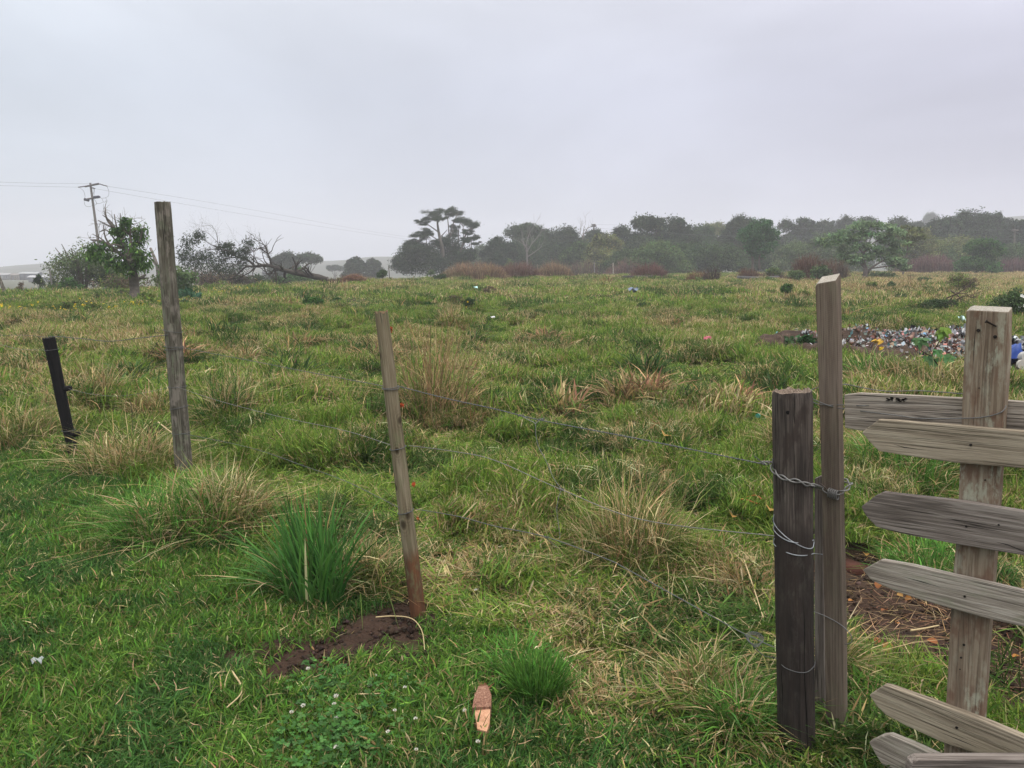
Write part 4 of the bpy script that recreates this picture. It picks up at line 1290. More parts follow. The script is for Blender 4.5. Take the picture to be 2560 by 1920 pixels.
def twigs(mb, path, n, L, r, col, spread=.8, lv=1, upb=.2):
    for _ in range(n):
        i = random.randrange(max(1, len(path) // 3), len(path))
        p = Vector(path[i]); t = (Vector(path[i]) - Vector(path[i - 1])).normalized()
        q = [p]
        d = (t + Vector((random.gauss(0, spread), random.gauss(0, spread), random.gauss(upb, spread)))).normalized()
        m = 4
        for k in range(m):
            d = (d + Vector((random.gauss(0, .25), random.gauss(0, .25), random.gauss(.05, .2)))).normalized()
            q.append(q[-1] + d * L / m * random.uniform(.7, 1.2))
        mb.tube(q, r, r * .35, 4, col, cap=False)
        if lv > 1: twigs(mb, q, 2, L * .55, r * .5, col, spread, lv - 1, upb)


BARK = (.105, .090, .075)
GREYB = (.20, .185, .165)
PINE = [(.034, .055, .028), (.046, .068, .032), (.028, .045, .024)]
MIDG = [(.048, .085, .030), (.065, .105, .038), (.038, .066, .026)]
LITG = [(.085, .135, .052), (.105, .155, .06), (.065, .105, .042)]
YELG = [(.13, .155, .05), (.16, .175, .06), (.09, .11, .04)]

# ------------------------------------------------------------------ trees of the tree line
def tree(u, top, hw, Y, style, label, cols=MIDG, name='tree', cat='tree', group='trees along the misty tree line', leaf=.26, dens=1.0, low=.05, base=None, bark=BARK):
    b0 = on_ground(u, Y) if base is None else P(u, base, Y)
    cols = [tuple(np.clip(np.array(c) * random.uniform(.68, 1.2) * np.array([random.uniform(.9, 1.15), 1.04, random.uniform(.85, 1.1)]), 0, 1)) for c in cols]
    tp = P(u, top, Y)
    Hh = tp.z - b0.z; W = hw / F * Y
    root = empty(name, b0, label, cat, group)
    tb, cb = MB(), MB()
    tops = []
    if style == 'dome':
        nl = 9
        for k in range(nl):
            a = k * 2.4 + random.random(); q = .68 * math.sqrt((k + .3) / nl)
            r = W * random.uniform(.36, .55)
            z = b0.z + Hh * (low + (1 - low) * random.uniform(.45, .75) * (1.15 - .5 * q)) 
            z = min(z, tp.z - r * .78)
            tops.append((Vector((b0.x + math.cos(a) * q * W, b0.y + math.sin(a) * q * W, z)), (r, r, r * .8)))
        r = W * .5
        tops.append((Vector((b0.x + random.uniform(-.15, .15) * W, b0.y, tp.z - r * .75)), (r, r, r * .75)))
        for k in range(14):           # ragged leaders along the outline
            a = random.uniform(.05, .95) * math.pi; rr_ = W * random.uniform(.10, .2)
            e = random.uniform(.8, 1.02)
            tops.append((Vector((b0.x + math.cos(a) * W * e * .9, b0.y + random.uniform(-.5, .5) * W, b0.z + Hh * (.52 + .46 * math.sin(a) * e) - rr_ * .6)), (rr_, rr_, rr_ * 1.15)))
        for k in range(7):
            tops.append((Vector((b0.x + (k / 6 - .5) * 1.7 * W, b0.y + random.uniform(-.5, .3) * W, b0.z + Hh * random.uniform(.16, .5))), (W * .42, W * .42, Hh * .2)))
    elif style == 'umbrella':
        for k in range(9):
            a = k * 2.4; q = .75 * math.sqrt((k + .2) / 9)
            tops.append((Vector((b0.x + math.cos(a) * q * W, b0.y + math.sin(a) * q * W, tp.z - Hh * .13 - q * q * Hh * .16)), (W * .36, W * .36, Hh * .11)))
    elif style == 'spire':
        for k in range(8):
            a = k * 2.4 + random.random(); q = .62 * math.sqrt((k + .3) / 8)
            r = W * random.uniform(.32, .48)
            z = min(b0.z + Hh * random.uniform(.4, .72), tp.z - r - Hh * .1)
            tops.append((Vector((b0.x + math.cos(a) * q * W, b0.y + math.sin(a) * q * W, z)), (r, r, r * .9)))
        for k in range(6):
            tops.append((Vector((b0.x + (k / 5 - .5) * 1.6 * W, b0.y + random.uniform(-.5, .3) * W, b0.z + Hh * random.uniform(.14, .4))), (W * .42, W * .42, Hh * .2)))
        for k in range(6):
            x = (random.random() - .5) * 1.3 * W if k else 0
            zt = tp.z - abs(x / W) * Hh * .33 - random.uniform(0, .10) * Hh * (k > 0)
            for j in range(3):
                r = W * (.26 - .075 * j)
                tops.append((Vector((b0.x + x + random.gauss(0, .06) * W, b0.y + random.uniform(-.3, .3) * W, zt - Hh * (.20 - .085 * j))), (r, r, Hh * .075)))
    elif style == 'column':          # ragged casuarina-like top with several leaders
        nl = 5
        for k in range(nl):
            x = (k / (nl - 1) - .5) * 1.5 * W * random.uniform(.7, 1)
            zt = tp.z - abs(x / W) * Hh * .3 - random.uniform(0, .10) * Hh * (k != 2)
            y_ = b0.y + random.uniform(-.4, .4) * W
            zb = b0.z + Hh * .12
            for j in range(5):
                t = j / 4
                r = W * .44 * (1 - .62 * t) * random.uniform(.85, 1.15)
                tops.append((Vector((b0.x + x + random.gauss(0, .12) * W * (1 - .5 * t), y_, zb + (zt - zb) * t - r * .55)), (r, r, max(r * .7, (zt - zb) * .14))))
    elif style == 'shrub':
        for k in range(6):
            a = random.random() * 6.28; q = random.uniform(0, .6)
            r = W * random.uniform(.35, .5)
            tops.append((Vector((b0.x + math.cos(a) * q * W, b0.y + math.sin(a) * q * W * .7, b0.z + max(r * .4, (Hh - r * .7) * random.uniform(.35, 1) * (1 - .4 * q)))), (r, r * .8, min(r * .75, Hh * .4))))
        tops.append((Vector((b0.x, b0.y, tp.z - W * .28)), (W * .45, W * .4, min(W * .3, Hh * .4))))
    tr = max(.05, Hh * .022)
    fork = Vector((b0.x, b0.y, b0.z + Hh * (.35 if style != 'shrub' else .15)))
    tb.tube([b0 - Vector((0, 0, .3)), b0.lerp(fork, .5) + Vector((random.uniform(-.1, .1), 0, 0)), fork], [tr * 1.25, tr, tr * .85], None, 8, bark, wob=.2)
    for c, r in tops[:12]:
        mid = fork.lerp(c, .55) + Vector((0, 0, -.04 * Hh + random.uniform(0, .05) * Hh))
        tb.tube([fork, mid, c], [tr * .5, tr * .3, tr * .1], None, 5, bark, cap=False)
    for c, r in tops:
        a = max(r) ** 2
        ncl = int((16 + 15 * min(a, 9)) * dens)
        clump(cb, c, r, ncl, 22, leaf, cols, .55, .1, .21, .35, .45)
    tb.build('trunk', M['bark'], root, True)
    cb.build('crown', M['leaf'], root)
    return root

TL = [  # u, top, half width, distance, style, label, colours, leaf
    (716, 633, 44, 150, 'dome', 'rounded tree standing behind the fallen trunk, nearer its crown', PINE), (770, 631, 34, 152, 'umbrella', 'flat-topped tree behind the fallen trunk with a level canopy', PINE),
    (886, 644, 27, 150, 'dome', 'rough rounded small tree behind the brown brush heap', PINE), (931, 648, 22, 160, 'dome', 'smaller rounded tree just past the brown brush heap', PINE),
    (836, 662, 22, 230, 'umbrella', 'tiny faint umbrella tree deep in the mist', PINE),
    (1206, 612, 34, 170, 'dome', 'pale hazy tree in the gap between the tall pines and the dome tree', MIDG),
    (1247, 595, 40, 128, 'dome', 'dark rounded tree on the pine side of the dome tree', PINE),
    (1316, 556, 62, 140, 'umbrella', 'broad dome-crowned tree with pale branches showing through', PINE), (1330, 600, 70, 136, 'dome', 'bushy undergrowth tree filling in below the dome-crowned tree', MIDG),
    (1410, 568, 56, 138, 'dome', 'dark lumpy tree beside the dome-crowned tree', PINE), (1450, 605, 40, 125, 'dome', 'low rounded tree in front of the lumpy dark tree', MIDG),
    (1488, 571, 30, 150, 'umbrella', 'thin umbrella tree directly behind the misty power pole', PINE),
    (1509, 584, 40, 118, 'dome', 'yellowish flowering tree in front of the misty power pole', YELG), (1560, 566, 40, 130, 'dome', 'rounded tree between the yellowish tree and tall green tree', PINE),
    (1618, 539, 50, 125, 'dome', 'tallest dense dark tree behind the red-brown bush', PINE), (1688, 545, 48, 128, 'dome', 'ragged-leaved dark tree next to the tallest dense tree', PINE),
    (1745, 566, 46, 140, 'dome', 'sloping dark tree between the ragged-leaved tree and the bare-topped tree', MIDG), (1785, 553, 40, 160, 'umbrella', 'long flat pale-topped tree at the back of the wood', YELG),
    (1845, 541, 46, 128, 'dome', 'high rounded tree behind the small round-headed tree', PINE), (1650, 607, 50, 104, 'dome', 'pale green low tree before the dark wood', LITG),
    (1720, 612, 60, 110, 'dome', 'dull green undergrowth tree at the edge of the dark wood', MIDG), (1580, 625, 45, 108, 'dome', 'dark low tree below the tree next to yellowish one', MIDG), (1800, 615, 50, 108, 'dome', 'shadowy low tree on the near edge of the wood', MIDG),
    (1960, 552, 32, 150, 'dome', 'first rounded tree past the round-headed tree', PINE), (2006, 545, 28, 150, 'dome', 'tallest rounded tree in the row past the round-headed tree', PINE), (2050, 552, 34, 155, 'dome', 'rounded tree at the end of the row, behind the umbrella tree', PINE),
    (2110, 543, 42, 165, 'dome', 'bristly tree top peeking above the umbrella tree', PINE), (2160, 540, 36, 160, 'umbrella', 'flat tree top above the middle of the umbrella tree', PINE),
    (2240, 541, 36, 150, 'dome', 'dark tree at the far shoulder of the umbrella tree', PINE), (2280, 556, 30, 170, 'dome', 'small rounded tree before the lone hazy hill tree', PINE),
    (2350, 546, 52, 130, 'dome', 'dark shoulder tree beneath the lone hazy hill tree', PINE), (2415, 528, 62, 132, 'dome', 'massive dark tree forming the highest point of the wood', PINE), (2460, 533, 42, 134, 'dome', 'dark rounded tree next to the massive highest tree', PINE),
    (2500, 543, 36, 150, 'umbrella', 'open-crowned flat tree beyond the small bright tree', PINE), (2545, 553, 36, 125, 'dome', 'last ragged dark tree at the edge of the wood', PINE), (2620, 545, 60, 128, 'dome', 'dark tree just at the picture edge', PINE),
    (2318, 529, 22, 330, 'umbrella', 'lone layered tree fading on the misty hill', PINE),
    (1990, 605, 42, 112, 'dome', 'pale green tree in the mist behind the reddish thicket', LITG), (2060, 590, 60, 112, 'dome', 'grey green tree behind the near edge of umbrella tree', LITG), (2290, 575, 50, 105, 'dome', 'yellow green tree at the shoulder of the umbrella tree', YELG),
    (2390, 600, 70, 110, 'dome', 'pale olive tree below the massive highest tree', YELG), (2330, 620, 60, 108, 'dome', 'dull low tree in the mist past the umbrella tree', MIDG), (2540, 615, 55, 108, 'dome', 'dim low tree behind the small bright tree', MIDG),
    (1915, 600, 40, 125, 'dome', 'dim tree half hidden by the small round-headed tree', MIDG), (1880, 610, 36, 115, 'dome', 'dusky undergrowth tree behind the small round-headed tree', MIDG),
]
for (u, t, hw, Y, st, lab, c) in TL:
    if st == 'dome' and u > 1150: hw *= 1.22
    tree(u, t, hw, Y, st, lab, c, leaf=.30 if Y > 115 else .26, name='tree' if st != 'umbrella' else 'umbrella_tree')
tree(2318, 541, 17, 332, 'umbrella', 'second tier of foliage', PINE) if False else None

# ------------------------------------------------------------------ tall pines in the middle
def Z(ox, oy, s):
    return lambda *p: [(ox + a / s, oy + b_ / s) for a, b_ in p]
Z3 = Z(940, 480, 4.254)
def pine(label, stems, pads, Y, low=()):
    u0, v0 = stems[0][0][0]
    b0 = on_ground(u0, Y)
    root = empty('pine_tree', b0, label, 'pine tree', 'tall flat-layered pines')
    tb, cb = MB(), MB()
    for (pts, r0, r1) in stems:
        q = path3(pts, Y, .5)
        q[0] = Vector((q[0].x, q[0].y, min(q[0].z, b0.z - .2))) if pts[0][1] > 645 else q[0]
        tb.tube(poly(q, 4), r0, r1, 7, (.13, .115, .10), cap=False)
    for (u, v, rx, rz) in pads:
        c = P(u, v, Y + random.uniform(-1.2, 1.2)); R = rx / F * Y; rr = rz / F * Y
        ns = max(2, int(rx / 12))
        for k in range(ns):
            x = (k + .5) / ns * 2 - 1
            cc = c + Vector((x * R * .62, random.uniform(-.5, .5) * R, -abs(x) * rr * .4 + random.uniform(-.2, .2) * rr))
            for _ in range(5):
                q_ = random.uniform(.45, 1.1)
                c2 = cc + Vector((random.gauss(0, .28) * R, random.gauss(0, .3) * R, random.gauss(0, .45) * rr))
                clump(cb, c2, (R * .46 * q_, R * .46 * q_, rr * .36 * q_), int(8 + 7 * R), 18, .14, PINE, .45, 0, .36, .5, .3)
            if rx > 20: tb.tube([c - Vector((0, 0, rr * 1.6)), cc - Vector((0, 0, rr * .7)), cc], .06, .02, 4, (.13, .115, .10), cap=False)
    for (u, v, rx, rz) in low:
        c = P(u, v, Y - random.uniform(0, 1.5)); R = rx / F * Y; rr = rz / F * Y
        clump(cb, c, (R, R * .8, rr), int(34 + 16 * R * rr), 26, .26, PINE, .45, .1, .2, .3, .4)
    tb.build('trunk', M['bark'], root, True)
    cb.build('crown', M['leaf'], root)

def zp(*q): return [((940 + a / 4.254), (480 + b_ / 4.254), rx * 1.3 / 4.254, rz * 1.15 / 4.254) for a, b_, rx, rz in q]
PYD = 112
pine('tallest pine with layered flat foliage and a pale leaning trunk', [
    (Z3((705, 800), (708, 640), (690, 540), (668, 430), (655, 340), (650, 240)), .34, .09), (Z3((690, 560), (640, 500), (560, 450), (500, 420)), .09, .04), (Z3((668, 430), (600, 380), (540, 340), (480, 320)), .10, .03), (Z3((695, 470), (760, 400)), .09, .03),
    (Z3((655, 330), (700, 270)), .08, .03), (Z3((700, 600), (600, 560), (480, 540)), .08, .03)],
    zp((640, 220, 90, 45), (570, 270, 65, 42), (490, 315, 55, 30), (690, 240, 45, 45), (500, 425, 80, 38), (440, 470, 70, 32), (400, 520, 75, 35), (335, 575, 50, 35), (560, 440, 45, 25), (690, 520, 60, 35), (640, 540, 50, 25)), PYD,
    zp((330, 720, 110, 70), (450, 700, 140, 110), (300, 790, 110, 60), (540, 660, 80, 80), (420, 620, 110, 50), (400, 820, 120, 60), (560, 790, 110, 90), (240, 770, 60, 60), (690, 800, 80, 80), (640, 720, 70, 70), (500, 610, 90, 50), (360, 640, 80, 60)))
pine('slender middle pine with several thin upright stems', [
    (Z3((785, 760), (780, 560), (775, 420), (760, 260)), .2, .05), (Z3((782, 540), (800, 400), (850, 270), (880, 215)), .12, .04), (Z3((860, 760), (875, 560), (880, 400), (900, 320)), .12, .04), (Z3((790, 480), (825, 400)), .08, .03)],
    zp((780, 190, 40, 30), (850, 205, 62, 38), (780, 240, 45, 25), (835, 360, 45, 40), (820, 430, 50, 45), (740, 500, 40, 35)), PYD + 4, zp((810, 590, 100, 90), (760, 680, 120, 110), (850, 690, 100, 90)))
pine('leaning outer pine with foliage fanned at its branch ends', [
    (Z3((885, 770), (900, 650), (925, 560), (935, 500), (975, 420), (1010, 380)), .22, .07), (Z3((910, 610), (960, 500), (1000, 420), (1060, 360)), .1, .03), (Z3((900, 640), (960, 590), (1010, 560)), .08, .03), (Z3((1035, 700), (1020, 600), (1002, 490)), .08, .04), (Z3((1012, 690), (1000, 600), (985, 500)), .07, .03), (Z3((925, 560), (930, 420), (920, 320)), .08, .03)],
    zp((930, 300, 70, 35), (1000, 325, 75, 40), (1060, 350, 32, 28), (880, 300, 40, 25), (1030, 480, 55, 30), (970, 500, 50, 28), (1060, 545, 35, 15), (985, 430, 50, 20)), PYD + 1, zp((960, 690, 80, 60), (1010, 660, 40, 40), (900, 720, 90, 60)))

# ------------------------------------------------------------------ round-headed tree, umbrella tree, bright tree
Z4 = Z(1400, 480, 3.95)
Z5 = Z(1900, 480, 3.3515)
def traced(name, label, cat, Y, stems, clumps, cols, leaf, aspect=.5, droop=.2, bark=BARK, group=None, per=24, dens=1.0, base=None, tw=0, sig=.16, twl=.9):
    u0, v0 = stems[0][0][0]
    b0 = base or on_ground(u0, Y)
    root = empty(name, b0, label, cat, group)
    tb, cb = MB(), MB()
    for i, (pts, r0, r1) in enumerate(stems):
        q = path3(pts, Y, .12 * len(pts) * r0 / .1 * .3)
        if i == 0 and name != 'fallen_tree': q[0] = Vector((b0.x, b0.y, b0.z - .15))
        q = poly(q, 4)
        tb.tube(q, r0, r1, 8, bark, cap=True, wob=.2, seed=i)
        if tw: twigs(tb, q, tw, twl, r1 * .8, bark, .8, 2)
    for (u, v, rx, rz) in clumps:
        R, rr = rx / F * Y, rz / F * Y
        c = P(u, v, Y + random.uniform(-.4, .4) * R)
        clump(cb, c, (R, R * .8, rr), int((12 + 26 * min(R * rr, 3)) * dens), per, leaf, cols, aspect, droop, sig, .3, .45)
    tb.build('trunk', M['bark'], root, True)
    if clumps: cb.build('crown', M['leaf'], root)
    return root

def z4(*q): return [(1400 + a / 3.95, 480 + b_ / 3.95, rx / 3.95, rz / 3.95) for a, b_, rx, rz in q]
def z5(*q): return [(1900 + a / 3.3515, 480 + b_ / 3.3515, rx / 3.3515, rz / 3.3515) for a, b_, rx, rz in q]
traced('round_tree', 'small round-headed deep green tree on two thin stems', 'tree', 88,
       [(Z4((1905, 800), (1903, 660), (1890, 600), (1900, 480)), .17, .08), (Z4((1968, 760), (1968, 660), (1990, 560)), .14, .07), (Z4((1890, 610), (1800, 560), (1720, 500)), .06, .02), (Z4((1890, 600), (1760, 520)), .05, .02), (Z4((1975, 670), (2080, 590)), .06, .03)],
       z4((1880, 440, 110, 90), (1960, 360, 110, 80), (2020, 330, 90, 55), (2080, 440, 80, 80), (1980, 480, 120, 90), (1900, 560, 70, 60), (2060, 540, 90, 60), (1960, 590, 80, 60), (1850, 400, 70, 50)), [(.03, .085, .03), (.042, .11, .036), (.05, .13, .042)], .26, dens=1.4)
traced('umbrella_tree', 'wide pale green umbrella tree in tiers above the far pasture', 'tree', 62,
       [(Z5((885, 755), (884, 650), (870, 590), (868, 500)), .2, .09), (Z5((890, 690), (930, 640), (990, 600), (1060, 560)), .11, .04), (Z5((880, 640), (830, 590), (760, 540)), .08, .03), (Z5((868, 520), (800, 440), (700, 400)), .07, .03), (Z5((870, 510), (960, 420), (1060, 380)), .07, .03), (Z5((930, 640), (1080, 620), (1180, 600)), .06, .03)],
       z5(*([(a, b_, 90, 22) for a, b_ in ((560, 400), (640, 370), (720, 340), (800, 300), (880, 270), (970, 275), (1060, 300), (1120, 340), (600, 430), (700, 410), (790, 380), (900, 350), (1000, 360), (1080, 400), (1150, 430), (740, 480), (860, 450), (960, 470), (1060, 480), (1140, 500), (720, 530), (800, 560), (900, 540), (1000, 520), (1080, 560), (760, 580))] + [(1140, 600, 70, 20), (1210, 630, 50, 22), (520, 425, 45, 18), (1170, 580, 60, 18)])),
       [(.15, .23, .115), (.19, .28, .145), (.12, .185, .095)], .27, .38, .5, dens=1.0, per=20, bark=(.12, .10, .09))
traced('umbrella_tree', 'yellowish thin-leaved tree poking out behind the wide umbrella tree', 'tree', 72, [(Z5((1200, 700), (1230, 500), (1250, 400)), .1, .04), (Z5((1230, 480), (1330, 370)), .05, .02)],
       z5(*[(a, b_, 60, 18) for a, b_ in ((1220, 310), (1300, 320), (1340, 370), (1260, 390), (1230, 440), (1180, 350))]), YELG, .25, dens=.7)
traced('bright_tree', 'small bright green tree against the dim wood near the edge', 'tree', 86,
       [(Z5((1870, 720), (1868, 620), (1860, 520)), .16, .08), (Z5((1865, 600), (1780, 520)), .07, .03), (Z5((1865, 580), (1960, 510)), .07, .03)],
       z5((1870, 430, 110, 40), (1800, 470, 80, 40), (1950, 470, 90, 45), (1880, 510, 120, 45), (1980, 500, 60, 30), (1870, 560, 80, 40), (1760, 600, 110, 55), (1900, 630, 110, 55), (1700, 640, 60, 40), (1960, 660, 60, 40)), [(.045, .11, .03), (.065, .15, .04), (.03, .075, .025)], .26, dens=1.3)
# bare grey branches inside the dome-crowned tree
def bare(name, label, cat, Y, stems, col, tw=2, L=1.2, group=None):
    b0 = on_ground(stems[0][0][0][0], Y)
    b = MB()
    for i, (pts, r0, r1) in enumerate(stems):
        q = path3(pts, Y, .2)
        if i == 0: q[0].z = b0.z - .1
        q = poly(q, 4); b.tube(q, r0, r1, 6, col, wob=.15, seed=i)
        twigs(b, q, tw, L, r1 * .7, col, .7, 2)
    return tag(b.build(name, M['bark'], None, True), label, cat, group)

bare('bare_tree', 'leafless pale tree spreading its branches before the dome-crowned tree', 'bare tree', 126, [(Z3((1610, 740), (1605, 650), (1590, 580), (1540, 500)), .2, .06), (Z3((1605, 640), (1650, 560), (1700, 500)), .12, .05), (Z3((1610, 690), (1700, 630), (1760, 580)), .1, .04), (Z3((1595, 590), (1610, 500), (1640, 430)), .1, .04)], (.20, .18, .17), 4, 3)
bare('bare_tree', 'thin leafless tree beside the misty power pole', 'bare tree', 126, [(Z4((228, 640), (226, 470), (230, 400), (240, 340)), .12, .04), (Z4((228, 460), (200, 400), (200, 345)), .06, .03), (Z4((230, 430), (262, 380), (275, 350)), .06, .03)], (.19, .16, .15), 4, 2)

# ------------------------------------------------------------------ pollarded tree on the near crest
Z1 = Z(0, 420, 4.254)
PB = G(338, 748)
py = PB.y
stems = [
    (Z1((1445, 1392), (1432, 1300), (1425, 1180), (1405, 1050), (1385, 960)), .19, .12),
    (Z1((1392, 990), (1340, 870), (1280, 775), (1258, 690)), .10, .075), (Z1((1258, 690), (1200, 620), (1150, 565), (1125, 505), (1120, 440)), .055, .02), (Z1((1225, 650), (1130, 600), (1040, 555)), .035, .012),
    (Z1((1258, 690), (1232, 590), (1215, 490)), .035, .012), (Z1((1265, 690), (1290, 620), (1278, 480)), .035, .012), (Z1((1270, 700), (1320, 640), (1345, 560)), .03, .012), (Z1((1240, 660), (1180, 570), (1090, 500)), .03, .01),
    (Z1((1390, 1000), (1250, 890), (1130, 800), (1040, 770), (965, 765)), .07, .02), (Z1((1180, 830), (1120, 740), (1100, 600)), .04, .012), (Z1((1130, 800), (1060, 740), (985, 705)), .03, .01), (Z1((1330, 860), (1250, 800), (1190, 720), (1130, 660), (1060, 680)), .045, .012),
    (Z1((1388, 960), (1390, 820), (1385, 700), (1350, 590)), .07, .025), (Z1((1388, 800), (1385, 700), (1388, 590)), .04, .015), (Z1((1390, 900), (1450, 830), (1495, 750), (1510, 680)), .06, .025), (Z1((1480, 640), (1460, 600)), .02, .01),
    (Z1((1395, 1000), (1480, 960), (1560, 940)), .06, .02), (Z1((1280, 900), (1180, 880), (1060, 860)), .05, .02)]
traced('pollarded_tree', 'lopped tree with bare twigs and drooping dark leaves on the crest', 'tree', py, stems,
       [(a / 4.254, 420 + b_ / 4.254, rx / 4.254, rz / 4.254) for a, b_, rx, rz in ((1000, 880, 90, 55), (1080, 850, 90, 60), (1060, 930, 110, 55), (1330, 890, 120, 90), (1440, 880, 110, 80), (1300, 980, 120, 70), (1430, 1000, 120, 80), (1360, 1060, 110, 60), (1500, 950, 80, 70), (1470, 660, 75, 50), (1480, 740, 60, 45), (1330, 560, 50, 30), (1310, 660, 40, 30), (1230, 660, 30, 30), (1290, 790, 60, 50), (1530, 1030, 70, 50), (1250, 1040, 90, 40))],
       [(.052, .115, .026), (.068, .145, .032), (.095, .18, .04), (.036, .082, .022)], .19, .33, 1.4, bark=(.12, .105, .09), base=PB, per=8, dens=1.5, sig=.42, tw=2, twl=.55)

# ------------------------------------------------------------------ fallen tree
Z2 = Z(400, 500, 3.95)
FB = G(818, 703)
fy = FB.y
CB_ = (.060, .052, .046)
stems = [
    (Z2((1650, 790), (1560, 762), (1430, 738), (1300, 712), (1190, 685)), .30, .21), (Z2((1200, 690), (1120, 660), (1040, 645), (960, 655), (920, 650)), .16, .11),
    (Z2((940, 655), (890, 610), (830, 575), (760, 560), (680, 510), (600, 480)), .11, .04), (Z2((930, 660), (850, 660), (780, 720), (700, 780), (640, 785), (600, 740), (540, 690), (480, 620)), .09, .02), (Z2((930, 670), (880, 720), (800, 760), (740, 820)), .07, .03),
    (Z2((760, 565), (650, 580), (590, 620), (540, 680)), .05, .015), (Z2((680, 510), (560, 490), (440, 500), (340, 540)), .04, .012), (Z2((600, 480), (570, 420), (560, 330), (510, 250)), .035, .010), (Z2((600, 480), (500, 440), (420, 380), (380, 340)), .035, .010), (Z2((570, 420), (480, 330), (430, 310)), .02, .008),
    (Z2((510, 250), (450, 255), (390, 270)), .012, .005), (Z2((640, 500), (520, 540), (440, 600)), .03, .01), (Z2((800, 580), (780, 510), (790, 450), (740, 390)), .03, .008), (Z2((830, 580), (860, 500), (900, 420)), .03, .01),
    (Z2((1040, 640), (990, 590), (930, 570), (940, 520), (900, 450)), .035, .008), (Z2((1100, 645), (1085, 580), (1060, 520), (1040, 450)), .10, .075), (Z2((1180, 690), (1140, 670), (1110, 710), (1095, 730)), .10, .04), (Z2((1165, 690), (1140, 700), (1150, 770), (1150, 840)), .10, .075), (Z2((1170, 660), (1120, 620)), .05, .02), (Z2((700, 780), (640, 700), (560, 640)), .02, .008)]
stems = [(a, r0 * .72, r1 * .6) for a, r0, r1 in stems]
traced('fallen_tree', 'uprooted tree lying along the crest with its bare crown', 'fallen tree', fy, stems,
       [(400 + a / 3.95, 500 + b_ / 3.95, rx / 3.95, rz / 3.95) for a, b_, rx, rz in ((330, 390, 85, 60), (270, 480, 75, 80), (300, 560, 90, 70), (390, 350, 50, 45), (240, 580, 60, 60), (400, 600, 80, 50), (640, 560, 50, 60), (690, 510, 60, 50), (780, 540, 90, 40), (870, 430, 45, 50), (840, 500, 40, 30), (690, 450, 40, 25), (770, 640, 70, 50), (820, 580, 70, 30), (330, 650, 90, 50), (560, 620, 110, 60), (470, 560, 80, 60), (700, 700, 110, 50), (500, 700, 110, 60), (620, 480, 60, 40))],
       PINE, .17, .3, .3, bark=CB_, base=FB, per=15, dens=1.35, sig=.36, tw=9, twl=1.2)

# ------------------------------------------------------------------ bushes
def bush(u, v, top, hw, label, cols, leaf=.12, name='bush', cat='bush', group=None, Y=None, dens=1.0, aspect=.45, droop=.1, stems=6, var=.25, col=BARK, flowers=0, fcol=(.8, .8, .78)):
    g = G(u, v) if Y is None else on_ground(u, Y)
    Yb = g.y
    Hh = max(.1, P(u, top, Yb).z - g.z); W = hw / F * Yb
    root = empty(name, g, label, cat, group)
    tb, cb = MB(), MB()
    for k in range(stems):
        a = random.random() * 6.28; q = random.uniform(.2, .8)
        e = g + Vector((math.cos(a) * q * W, math.sin(a) * q * W * .6, Hh * random.uniform(.5, .95)))
        tb.tube([g - Vector((0, 0, .05)), g.lerp(e, .5) + Vector((0, 0, Hh * .08)), e], max(.006, Hh * .018), max(.003, Hh * .006), 5, col, cap=False)
    nl = 7
    for k in range(nl):
        a = k * 2.4 + random.random(); q = .62 * math.sqrt(k / nl)
        r = W * random.uniform(.35, .5); rz = min(r * .9, Hh * .36)
        z = g.z + max(rz * .6, (Hh - rz) * random.uniform(.5, 1) * (1 - .45 * q * q))
        clump(cb, (g.x + math.cos(a) * q * W, g.y + math.sin(a) * q * W * .7, z), (r, r * .8, rz), int((10 + 30 * min(1.5, r * rz / (leaf * leaf * 30))) * dens), 16, leaf, cols, aspect, droop, .2, .3, .4, var)
    tb.build('stems', M['bark'], root)
    cb.build('leaves', M['leaf'], root)
    if flowers:
        for _ in range(flowers):
            fb = MB()
            c = g + Vector((random.uniform(-.6, .6) * W, -W * random.uniform(.2, .6), Hh * random.uniform(.3, .95)))
            n = 5
            a = np.arange(n) * 6.28 / n
            d = np.stack([np.cos(a), np.full(n, -.5), np.sin(a)], 1)
            fb.leaves(np.tile(c, (n, 1)), .035 if fcol[2] < .5 else .055, np.tile(fcol, (n, 1)), .9, np.tile([0, -1., .2], (n, 1)), d)
            fb.build('flower', M['leaf'], root)
    return root

